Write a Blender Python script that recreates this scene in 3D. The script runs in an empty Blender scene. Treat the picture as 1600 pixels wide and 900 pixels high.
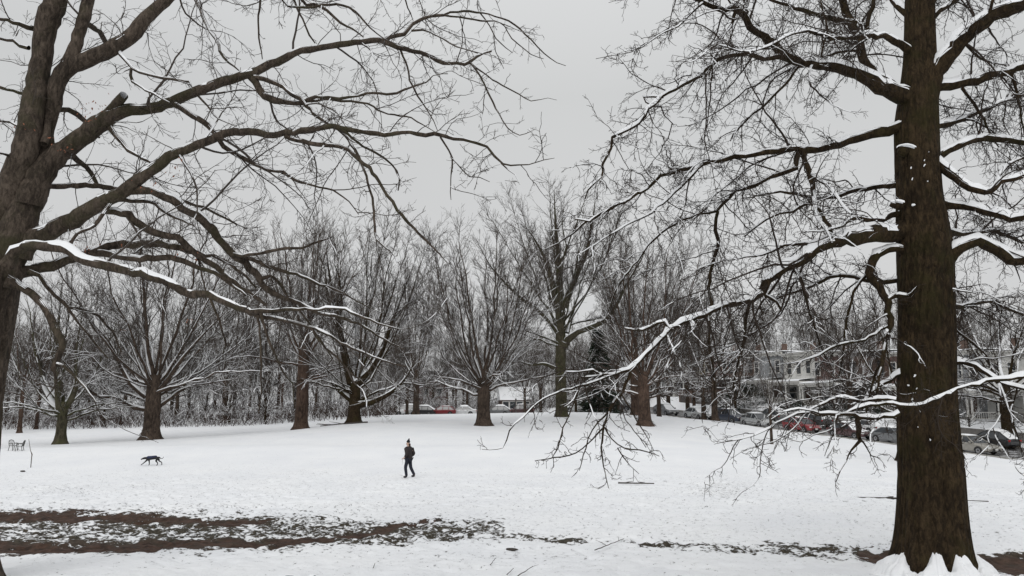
import bpy, bmesh, math, random
import numpy as np
from mathutils import Vector, Matrix
rng = np.random.default_rng(7)
random.seed(7)
scene = bpy.context.scene
col = scene.collection
R = math.radians
F = 1232.0
PITCH = math.atan(190.0 / F)
cP, sP = math.cos(PITCH), math.sin(PITCH)

# ---------------------------------------------------------------- camera
cam_d = bpy.data.cameras.new('camera')
cam_d.sensor_width = 36.0
cam_d.lens = 36.0 * F / 1600.0
cam_d.clip_start = 0.1
cam_d.clip_end = 3000
cam = bpy.data.objects.new('camera', cam_d)
cam.rotation_euler = (R(90) + PITCH, 0, 0)
col.objects.link(cam)
scene.camera = cam

def at(px, py, Y):
    """point seen at photo pixel (px,py) lying Y metres ahead of the camera"""
    a = (px - 800) / F; b = (450 - py) / F
    dy = cP - b * sP; dz = sP + b * cP
    t = Y / dy
    return np.array([a * t, Y, dz * t])

def proj(P):
    P = np.asarray(P, float)
    d = P[..., 1] * cP + P[..., 2] * sP
    v = -P[..., 1] * sP + P[..., 2] * cP
    d = np.maximum(d, .01)
    return 800 + F * P[..., 0] / d, 450 - F * v / d

# ---------------------------------------------------------------- noise
_lat = rng.random((256, 256)).astype(np.float64)
def vnoise(x, y):
    x = np.asarray(x, float); y = np.asarray(y, float)
    xi = np.floor(x).astype(int); yi = np.floor(y).astype(int)
    fx = x - xi; fy = y - yi
    fx = fx * fx * (3 - 2 * fx); fy = fy * fy * (3 - 2 * fy)
    a = _lat[xi & 255, yi & 255]; b = _lat[(xi + 1) & 255, yi & 255]
    c = _lat[xi & 255, (yi + 1) & 255]; d = _lat[(xi + 1) & 255, (yi + 1) & 255]
    return (a * (1 - fx) + b * fx) * (1 - fy) + (c * (1 - fx) + d * fx) * fy
def fbm(x, y, o=4):
    s = 0; a = .5; t = 0
    for i in range(o):
        s = s + a * vnoise(x + 17.3 * i, y + 5.7 * i); t += a
        a *= .5; x = x * 2.03; y = y * 2.03
    return s / t

# ---------------------------------------------------------------- terrain
SA = np.array([19.6, 110.0]); SU = np.array([11.6, -30.0]); SU /= np.linalg.norm(SU); SN = np.array([-SU[1], SU[0]])
def street_so(x, y):
    dx = x - SA[0]; dy = y - SA[1]
    return dx * SU[0] + dy * SU[1], dx * SN[0] + dy * SN[1]
def street_z(s):
    return -0.7 - 0.0600 * np.clip(s, -16, 90)
CP = []
def cp(px, py, Y):
    p = at(px, py, Y); CP.append((p[0], p[1], p[2]))
for X in (-30, -15, 0, 15, 30):
    CP.append((X, 0, -1.75)); CP.append((X, -40, -1.75)); CP.append((X, 6, -2.1)); CP.append((X, 12, -2.66)); CP.append((X, 20, -2.74)); CP.append((X, 28, -2.87))
for px in (-200, 100, 500, 900, 1300):
    CP.append(((px - 800) / F * 36, 36, -2.97))
cp(1600, 762, 36); cp(1800, 770, 36)
for a in [(-150, 708, 47), (0, 705, 47), (150, 702, 47), (400, 702, 47), (95, 694, 57), (0, 681, 70), (-200, 684, 70), (235, 687, 60), (200, 672, 76), (400, 664, 80),
          (470, 671, 68), (553, 661, 66), (620, 649, 82), (700, 652, 80), (755, 665, 66), (755, 650, 85), (877, 651, 78), (950, 645, 92), (1007, 665, 72),
          (1117, 657, 88), (1040, 655, 95), (1206, 694, 62), (1408, 720, 50), (650, 690, 52), (850, 690, 52), (1050, 695, 52), (1206, 735, 40), (1500, 722, 50)]:
    cp(*a)
for s in (0, 15, 32, 45, 60, 80):
    q = SA + SU * s - SN * 0.5; CP.append((q[0], q[1], float(street_z(s)) + .12))
for X in (-120, -60, -20, 5):
    CP.append((X, 128, -1.05)); CP.append((X, 150, -0.6)); CP.append((X, 220, 1.5)); CP.append((X, 400, 4))
for X in (60, 150, 300):
    CP.append((X, 220, 3)); CP.append((X, 100, -1)); CP.append((X, 400, 4)); CP.append((X, 20, -5))
for X in (-60, -150, -300):
    CP.append((X, 90, -1.6)); CP.append((X, 40, -2.4)); CP.append((X, 0, -2)); CP.append((X, 220, 2))
CP = np.array(CP)
def tps_U(r2):
    return np.where(r2 > 1e-9, r2 * np.log(r2 + 1e-12), 0)
_cx = CP[:, :2] / 50.0
_n = len(CP)
_K = tps_U(((_cx[:, None] - _cx[None]) ** 2).sum(-1)) + 0.002 * np.eye(_n)
_Pm = np.hstack([np.ones((_n, 1)), _cx])
_A = np.zeros((_n + 3, _n + 3)); _A[:_n, :_n] = _K; _A[:_n, _n:] = _Pm; _A[_n:, :_n] = _Pm.T
_w = np.linalg.solve(_A, np.concatenate([CP[:, 2], np.zeros(3)]))
def sstep(a, b, x):
    t = np.clip((x - a) / (b - a), 0, 1); return t * t * (3 - 2 * t)
def H(x, y):
    x = np.atleast_1d(np.asarray(x, float)); y = np.atleast_1d(np.asarray(y, float))
    sh = x.shape; x = x.ravel(); y = y.ravel()
    out = np.empty(x.shape)
    for i in range(0, len(x), 20000):
        q = np.stack([x[i:i + 20000], y[i:i + 20000]], 1) / 50.0
        U = tps_U(((q[:, None] - _cx[None]) ** 2).sum(-1))
        out[i:i + 20000] = U @ _w[:_n] + _w[_n] + q @ _w[_n + 1:]
    out = np.clip(out, -6, 8)
    s, o = street_so(x, y)
    zs = street_z(s)
    act = sstep(-70, -30, s) * (1 - sstep(110, 130, s))
    b = sstep(-5, -0.2, o) * act
    prof = zs + .12 * (1 - sstep(-.2, 0, o)) + 1.9 * sstep(11.2, 15.5, o)
    out = out * (1 - b) + prof * b
    # slight ridge and dip on the left half
    k = sstep(0, 1, 1) * np.clip(1 - (x + 5) / 12, 0, 1)
    out = out + k * (.10 * np.exp(-((y - 47.5) / 2.2) ** 2) - .12 * np.exp(-((y - 52) / 2.8) ** 2))
    return out.reshape(sh)
def h1(x, y): return float(H(x, y)[0])
def on_ground(px, Y):
    x = (px - 800) / F * Y * 1.0
    for _ in range(4):
        z = h1(x, Y); x = (px - 800) / F * (Y * cP + z * sP)
    return Vector((x, Y, z))

# ---------------------------------------------------------------- object helpers
def mesh_np(name, V, Q, mats, parent=None, smooth=True, midx=None, tris=None):
    me = bpy.data.meshes.new(name)
    V = np.asarray(V, np.float32).reshape(-1, 3)
    Q = np.asarray(Q, np.int32).reshape(-1, 4) if Q is not None and len(Q) else np.zeros((0, 4), np.int32)
    T = np.asarray(tris, np.int32).reshape(-1, 3) if tris is not None and len(tris) else np.zeros((0, 3), np.int32)
    nl = Q.size + T.size; nf = len(Q) + len(T)
    me.vertices.add(len(V)); me.vertices.foreach_set('co', V.ravel())
    me.loops.add(nl); me.loops.foreach_set('vertex_index', np.concatenate([Q.ravel(), T.ravel()]))
    me.polygons.add(nf)
    st = np.concatenate([np.arange(len(Q)) * 4, Q.size + np.arange(len(T)) * 3]).astype(np.int32)
    me.polygons.foreach_set('loop_start', st)
    if smooth: me.polygons.foreach_set('use_smooth', np.ones(nf, bool))
    for m in (mats if isinstance(mats, (list, tuple)) else [mats]): me.materials.append(m)
    if midx is not None: me.polygons.foreach_set('material_index', np.asarray(midx, np.int32))
    me.update(calc_edges=True)
    o = bpy.data.objects.new(name, me); col.objects.link(o)
    if parent: o.parent = parent
    return o
def tag(o, label=None, cat=None, group=None, kind=None):
    if label: o['label'] = label
    if cat: o['category'] = cat
    if group: o['group'] = group
    if kind: o['kind'] = kind
    return o
def empty(name, loc, rz=0):
    o = bpy.data.objects.new(name, None); o.empty_display_size = .2
    o.location = loc; o.rotation_euler = (0, 0, rz); col.objects.link(o); return o
def copy_tree(o, parent=None):
    c = o.copy(); col.objects.link(c); c.parent = parent
    for ch in list(o.children): copy_tree(ch, c)
    return c
class MB:
    def __init__(s): s.v = []; s.f = []; s.m = []
    def add(s, v, f, m=0):
        b = len(s.v); s.v += [tuple(p) for p in v]; s.f += [tuple(i + b for i in q) for q in f]; s.m += [m] * len(f)
    def box(s, c, d, rz=0, m=0, top=1.0):
        x, y, z = d[0] / 2, d[1] / 2, d[2] / 2
        P = [(-x, -y, -z), (x, -y, -z), (x, y, -z), (-x, y, -z), (-x * top, -y * top, z), (x * top, -y * top, z), (x * top, y * top, z), (-x * top, y * top, z)]
        ca, sa = math.cos(rz), math.sin(rz)
        P = [(c[0] + ca * p[0] - sa * p[1], c[1] + sa * p[0] + ca * p[1], c[2] + p[2]) for p in P]
        s.add(P, [(0, 3, 2, 1), (4, 5, 6, 7), (0, 1, 5, 4), (1, 2, 6, 5), (2, 3, 7, 6), (3, 0, 4, 7)], m)
    def tube(s, pts, rad, n=8, m=0, cap=True):
        pts = [Vector(p) for p in pts]
        rad = rad if hasattr(rad, '__len__') else [rad] * len(pts)
        b = len(s.v); u = None
        for i, p in enumerate(pts):
            t = (pts[min(i + 1, len(pts) - 1)] - pts[max(i - 1, 0)]).normalized()
            if u is None:
                u = t.orthogonal().normalized()
            u = (u - t * u.dot(t)).normalized(); w = t.cross(u)
            for k in range(n):
                a = 2 * math.pi * k / n
                s.v.append(tuple(p + (u * math.cos(a) + w * math.sin(a)) * rad[i]))
        for i in range(len(pts) - 1):
            for k in range(n):
                s.f.append((b + i * n + k, b + i * n + (k + 1) % n, b + (i + 1) * n + (k + 1) % n, b + (i + 1) * n + k)); s.m.append(m)
        if cap:
            s.f.append(tuple(b + k for k in reversed(range(n)))); s.m.append(m)
            s.f.append(tuple(b + (len(pts) - 1) * n + k for k in range(n))); s.m.append(m)
    def build(s, name, mats, parent=None, smooth=False, bevel=0):
        me = bpy.data.meshes.new(name); me.from_pydata(s.v, [], s.f)
        for m in (mats if isinstance(mats, (list, tuple)) else [mats]): me.materials.append(m)
        me.polygons.foreach_set('material_index', s.m)
        if smooth: me.polygons.foreach_set('use_smooth', [True] * len(s.f))
        me.update()
        o = bpy.data.objects.new(name, me); col.objects.link(o)
        if parent: o.parent = parent
        if bevel:
            b = o.modifiers.new('b', 'BEVEL'); b.width = bevel; b.segments = 2
        return o

# ---------------------------------------------------------------- materials
def mat(name):
    m = bpy.data.materials.new(name); m.use_nodes = True
    nt = m.node_tree; b = nt.nodes['Principled BSDF']
    return m, nt, b
def N(nt, t, **k):
    n = nt.nodes.new(t)
    for a, v in k.items(): setattr(n, a, v)
    return n
def noise(nt, scale, detail=4, rough=.6, vec=None, dist=0):
    n = N(nt, 'ShaderNodeTexNoise'); n.inputs['Scale'].default_value = scale; n.inputs['Detail'].default_value = detail
    n.inputs['Roughness'].default_value = rough; n.inputs['Distortion'].default_value = dist
    if vec is not None: nt.links.new(vec, n.inputs['Vector'])
    return n.outputs['Fac']
def ramp(nt, fac, stops):
    r = N(nt, 'ShaderNodeValToRGB')
    e = r.color_ramp.elements
    e[0].position, e[0].color = stops[0][0], (*stops[0][1], 1)
    e[1].position, e[1].color = stops[-1][0], (*stops[-1][1], 1)
    for p, c in stops[1:-1]:
        x = e.new(p); x.color = (*c, 1)
    nt.links.new(fac, r.inputs[0]); return r.outputs[0]
def math_n(nt, op, a, b=None, c=None, clamp=False):
    n = N(nt, 'ShaderNodeMath', operation=op); n.use_clamp = clamp
    for i, v in enumerate((a, b, c)):
        if v is None: continue
        if isinstance(v, (int, float)): n.inputs[i].default_value = v
        else: nt.links.new(v, n.inputs[i])
    return n.outputs[0]
def simple(name, c, rough=.7, metal=0, var=.25, scale=3, bump=0, spec=.4):
    m, nt, b = mat(name)
    tc = N(nt, 'ShaderNodeTexCoord')
    f = noise(nt, scale, 5, .6, tc.outputs['Object'])
    lo = tuple(x * (1 - var) for x in c); hi = tuple(min(1, x * (1 + var)) for x in c)
    nt.links.new(ramp(nt, f, [(.3, lo), (.7, hi)]), b.inputs['Base Color'])
    b.inputs['Roughness'].default_value = rough; b.inputs['Metallic'].default_value = metal
    b.inputs['Specular IOR Level'].default_value = spec
    if bump:
        bp = N(nt, 'ShaderNodeBump'); bp.inputs['Strength'].default_value = bump; bp.inputs['Distance'].default_value = .02
        nt.links.new(f, bp.inputs['Height']); nt.links.new(bp.outputs[0], b.inputs['Normal'])
    return m
def bark(name, lo, hi, vscale=1.0, moss=None, fleck=True, bumpd=.03):
    m, nt, b = mat(name)
    tc = N(nt, 'ShaderNodeTexCoord')
    mp = N(nt, 'ShaderNodeMapping'); mp.inputs['Scale'].default_value = (1, 1, .38)
    nt.links.new(tc.outputs['Object'], mp.inputs[0])
    f1 = noise(nt, 14 * vscale, 6, .65, mp.outputs[0], .6)
    f2 = noise(nt, 1.6 * vscale, 4, .6, tc.outputs['Object'])
    f3 = noise(nt, 40 * vscale, 3, .6, tc.outputs['Object'])
    s = math_n(nt, 'ADD', math_n(nt, 'MULTIPLY', f1, .55), math_n(nt, 'ADD', math_n(nt, 'MULTIPLY', f2, .3), math_n(nt, 'MULTIPLY', f3, .15)))
    c = ramp(nt, s, [(.38, tuple(x * .45 for x in lo)), (.47, lo), (.62, hi)])
    if moss is not None:
        ms = ramp(nt, noise(nt, 1.1, 5, .7, tc.outputs['Object']), [(.50, (0, 0, 0)), (.66, (1, 1, 1))])
        mx = N(nt, 'ShaderNodeMix', data_type='RGBA')
        nt.links.new(math_n(nt, 'MULTIPLY', ms, .75), mx.inputs[0]); nt.links.new(c, mx.inputs[6]); mx.inputs[7].default_value = (*moss, 1)
        c = mx.outputs[2]
    nt.links.new(c, b.inputs['Base Color'])
    b.inputs['Roughness'].default_value = .9; b.inputs['Specular IOR Level'].default_value = .15
    bp = N(nt, 'ShaderNodeBump'); bp.inputs['Strength'].default_value = .9; bp.inputs['Distance'].default_value = bumpd
    nt.links.new(s, bp.inputs['Height']); nt.links.new(bp.outputs[0], b.inputs['Normal'])
    return m
M = {}
M['bark_dark'] = bark('bark_dark', (.019, .0125, .0065), (.056, .038, .020), 1.3, moss=(.026, .023, .007), bumpd=.05)
M['bark_warm'] = bark('bark_warm', (.044, .034, .026), (.115, .090, .070), 1.3, moss=(.042, .040, .020), bumpd=.05)
M['bark_mid'] = bark('bark_mid', (.042, .031, .024), (.100, .074, .057), .5)
M['bark_olive'] = bark('bark_olive', (.045, .040, .026), (.10, .088, .06), .5, moss=(.05, .055, .02))
M['bark_red'] = bark('bark_red', (.055, .037, .028), (.125, .083, .063), .5)
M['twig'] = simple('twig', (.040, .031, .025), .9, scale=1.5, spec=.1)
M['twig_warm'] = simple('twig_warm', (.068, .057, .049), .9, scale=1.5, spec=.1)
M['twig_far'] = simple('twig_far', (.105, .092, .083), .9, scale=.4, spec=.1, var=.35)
m, nt, b = mat('snow'); M['snow'] = m
tc = N(nt, 'ShaderNodeTexCoord')
b.inputs['Base Color'].default_value = (.86, .87, .885, 1); b.inputs['Roughness'].default_value = .75; b.inputs['Specular IOR Level'].default_value = .2
bp = N(nt, 'ShaderNodeBump'); bp.inputs['Strength'].default_value = .4; bp.inputs['Distance'].default_value = .015
nt.links.new(noise(nt, 22, 4, .6, tc.outputs['Object']), bp.inputs['Height']); nt.links.new(bp.outputs[0], b.inputs['Normal'])
M['leaf'] = simple('dead_leaf', (.23, .085, .045), .8, scale=9, var=.45)

# ---------------------------------------------------------------- branch engine (vectorised)
def unit(v): return v / np.maximum(np.linalg.norm(v, axis=-1, keepdims=True), 1e-9)
def grow(p, d, L, r0, r1, n, wig, trop, curl=0.0, rg=rng):
    """p,d (B,3), L,r0,r1 (B,) -> P (B,n,3), Rr (B,n)"""
    B = len(p); P = np.empty((B, n, 3)); P[:, 0] = p
    d = unit(d); ax = unit(rg.normal(size=(B, 3)))
    st = (L / (n - 1))[:, None]
    for i in range(1, n):
        d = d + wig * rg.normal(size=(B, 3)) + curl * np.cross(ax, d)
        d[:, 2] += trop
        d = unit(d)
        P[:, i] = P[:, i - 1] + d * st
    t = np.linspace(0, 1, n)[None]
    return P, r0[:, None] * (1 - t) + r1[:, None] * t
def sample(P, Rr, t, idx):
    """points at parameter t (K,) on branches idx"""
    n = P.shape[1]; f = np.clip(t * (n - 1), 0, n - 1.001); i = f.astype(int); a = (f - i)[:, None]
    p = P[idx, i] * (1 - a) + P[idx, i + 1] * a
    tg = unit(P[idx, i + 1] - P[idx, i])
    r = Rr[idx, i] * (1 - a[:, 0]) + Rr[idx, i + 1] * a[:, 0]
    return p, tg, r
def side_dirs(tg, ang, rg=rng, flat=None):
    rnd = unit(np.cross(tg, rg.normal(size=tg.shape)))
    if flat is not None:
        rnd = unit(rnd * flat)
        rnd = unit(rnd - tg * (rnd * tg).sum(-1, keepdims=True))
    return tg * np.cos(ang)[:, None] + rnd * np.sin(ang)[:, None]
def spawn(P, Rr, per_m, L_fac, L_rng, r_fac, r_min, r_end, ang, n, wig, trop, curl=0, t0=.12, kmax=60, rg=rng, flat=None, rmax=9):
    seg = np.linalg.norm(np.diff(P, axis=1), axis=2).sum(1)
    k = np.minimum(np.floor(seg * per_m + rg.random(len(seg))).astype(int), kmax)
    idx = np.repeat(np.arange(len(seg)), k)
    if len(idx) == 0: return np.zeros((0, n, 3)), np.zeros((0, n))
    t = t0 + (1 - t0) * rg.random(len(idx))
    p, tg, r = sample(P, Rr, t, idx)
    a = R(1) * rg.uniform(ang[0], ang[1], len(idx))
    d = side_dirs(tg, a, rg, flat)
    L = np.clip(L_fac * seg[idx] * (1 - .75 * t), L_rng[0], L_rng[1]) * rg.uniform(.6, 1.15, len(idx))
    r0 = np.minimum(np.maximum(r * r_fac, r_min), np.minimum(np.maximum(r * .95, r_end), rmax))
    return grow(p, d, L, r0, np.full(len(idx), r_end), n, wig, trop, curl, rg)

class Tubes:
    def __init__(s): s.items = []
    def add(s, P, Rr, k=4): 
        if len(P): s.items.append((P, Rr, k))
    def mesh(s, name, m, parent):
        Vs, Qs = [], []; base = 0
        for P, Rr, k in s.items:
            B, n, _ = P.shape
            T = np.empty_like(P); T[:, 1:-1] = P[:, 2:] - P[:, :-2]; T[:, 0] = P[:, 1] - P[:, 0]; T[:, -1] = P[:, -1] - P[:, -2]
            T = unit(T)
            ref = np.where(np.abs(T[:, 0, 2:3]) > .8, np.array([[1., 0, 0]]), np.array([[0., 0, 1.]]))
            u = unit(np.cross(T[:, 0], ref)); U = np.empty_like(P)
            for i in range(n):
                u = unit(u - T[:, i] * (u * T[:, i]).sum(-1, keepdims=True)); U[:, i] = u
            W = np.cross(T, U)
            a = 2 * np.pi * np.arange(k) / k
            V = P[:, :, None] + Rr[:, :, None, None] * (U[:, :, None] * np.cos(a)[None, None, :, None] + W[:, :, None] * np.sin(a)[None, None, :, None])
            idx = base + np.arange(B * n * k).reshape(B, n, k)
            q = np.stack([idx[:, :-1], np.roll(idx, -1, 2)[:, :-1], np.roll(idx, -1, 2)[:, 1:], idx[:, 1:]], -1)
            Vs.append(V.reshape(-1, 3)); Qs.append(q.reshape(-1, 4)); base += B * n * k
        if not Vs: return None
        return mesh_np(name, np.concatenate(Vs), np.concatenate(Qs), m, parent)
class Snow:
    """open caps of snow lying on the upper side of the branches"""
    def __init__(s): s.items = []
    def add(s, P, Rr, h, amt=1.0, k=5, wide=1.0, gap=.3, scale=3.0, mask=None):
        if mask is not None: P, Rr = P[mask], Rr[mask]
        if len(P): s.items.append((P, Rr, h, amt, k, wide, gap, scale))
    def mesh(s, name, m, parent, hz0=.42, e0=20):
        Vs, Qs = [], []; base = 0
        for P, Rr, h, amt, k, wide, gap, scale in s.items:
            B, n, _ = P.shape
            T = np.empty_like(P); T[:, 1:-1] = P[:, 2:] - P[:, :-2]; T[:, 0] = P[:, 1] - P[:, 0]; T[:, -1] = P[:, -1] - P[:, -2]
            T = unit(T)
            hz = np.sqrt(T[..., 0] ** 2 + T[..., 1] ** 2)
            Sd = np.stack([T[..., 1], -T[..., 0], np.zeros_like(hz)], -1) / np.maximum(hz, 1e-4)[..., None]
            Up = np.cross(Sd, T)
            Lc = (P[..., 0] * 1.3 + P[..., 1] * .9 + P[..., 2] * .5) * scale
            nz = .65 * vnoise(Lc, P[..., 2] * scale * .7 + 3) + .35 * vnoise(Lc * 3.1, P[..., 0] * scale * 2)
            f = np.clip((nz - gap) / .25, 0, 1) * np.clip((hz - hz0) / .25, 0, 1) * amt
            f[:, -1] *= .3
            ed_ = R(e0) + R(30) * np.clip(1.6 * vnoise(Lc * 1.7 + 31, P[..., 1] * scale * 1.3) - .45, 0, 1)
            ph = math.pi / 2 + (math.pi / 2 - ed_)[..., None] * np.linspace(-1, 1, k)[None, None]
            ph0 = np.sin(ph[..., :1])
            rr = Rr[..., None] * (.93 + .09 * np.minimum(f, 1)[..., None]) * wide
            hh = (h(Rr) if callable(h) else h) * f * (.15 + 1.25 * nz + .5 * (vnoise(Lc * 4.3, P[..., 1] * 5) - .5))
            rad_s = rr * np.cos(ph)
            rad_u = Rr[..., None] * .93 * np.sin(ph) + hh[..., None] * (np.sin(ph) ** .6 - ph0 ** .6 * 1.1)
            shrink = np.where(f > .03, 1, .6)[..., None]
            V = P[:, :, None] + Sd[:, :, None] * (rad_s * shrink)[..., None] + Up[:, :, None] * (rad_u * shrink)[..., None]
            idx = base + np.arange(B * n * k).reshape(B, n, k)
            q = np.stack([idx[:, :-1, :-1], idx[:, :-1, 1:], idx[:, 1:, 1:], idx[:, 1:, :-1]], -1).reshape(-1, 4)
            fm = np.maximum(f[:, :-1], f[:, 1:]) > .03
            q = q[np.repeat(fm.ravel(), k - 1)]
            Vs.append(V.reshape(-1, 3)); Qs.append(q); base += B * n * k
        if not Vs: return None
        V = np.concatenate(Vs); Q = np.concatenate(Qs)
        used = np.unique(Q); mp = np.zeros(len(V), int); mp[used] = np.arange(len(used))
        return mesh_np(name, V[used], mp[Q], m, parent)
def catmull(P, step):
    P = np.asarray(P, float); out = []
    Q = np.vstack([2 * P[0] - P[1], P, 2 * P[-1] - P[-2]])
    for i in range(1, len(Q) - 2):
        L = np.linalg.norm(Q[i + 1, :3] - Q[i, :3]); n = max(1, int(round(L / step)))
        for t in np.arange(n) / n:
            a, b_, c, d = Q[i - 1], Q[i], Q[i + 1], Q[i + 2]
            out.append(.5 * ((2 * b_) + (c - a) * t + (2 * a - 5 * b_ + 4 * c - d) * t * t + (3 * b_ - a - 3 * c + d) * t ** 3))
    out.append(P[-1]); out = np.array(out); out[:, 3:] = np.maximum(out[:, 3:], 1e-4)
    return out
def cells(k=1): return None
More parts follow.
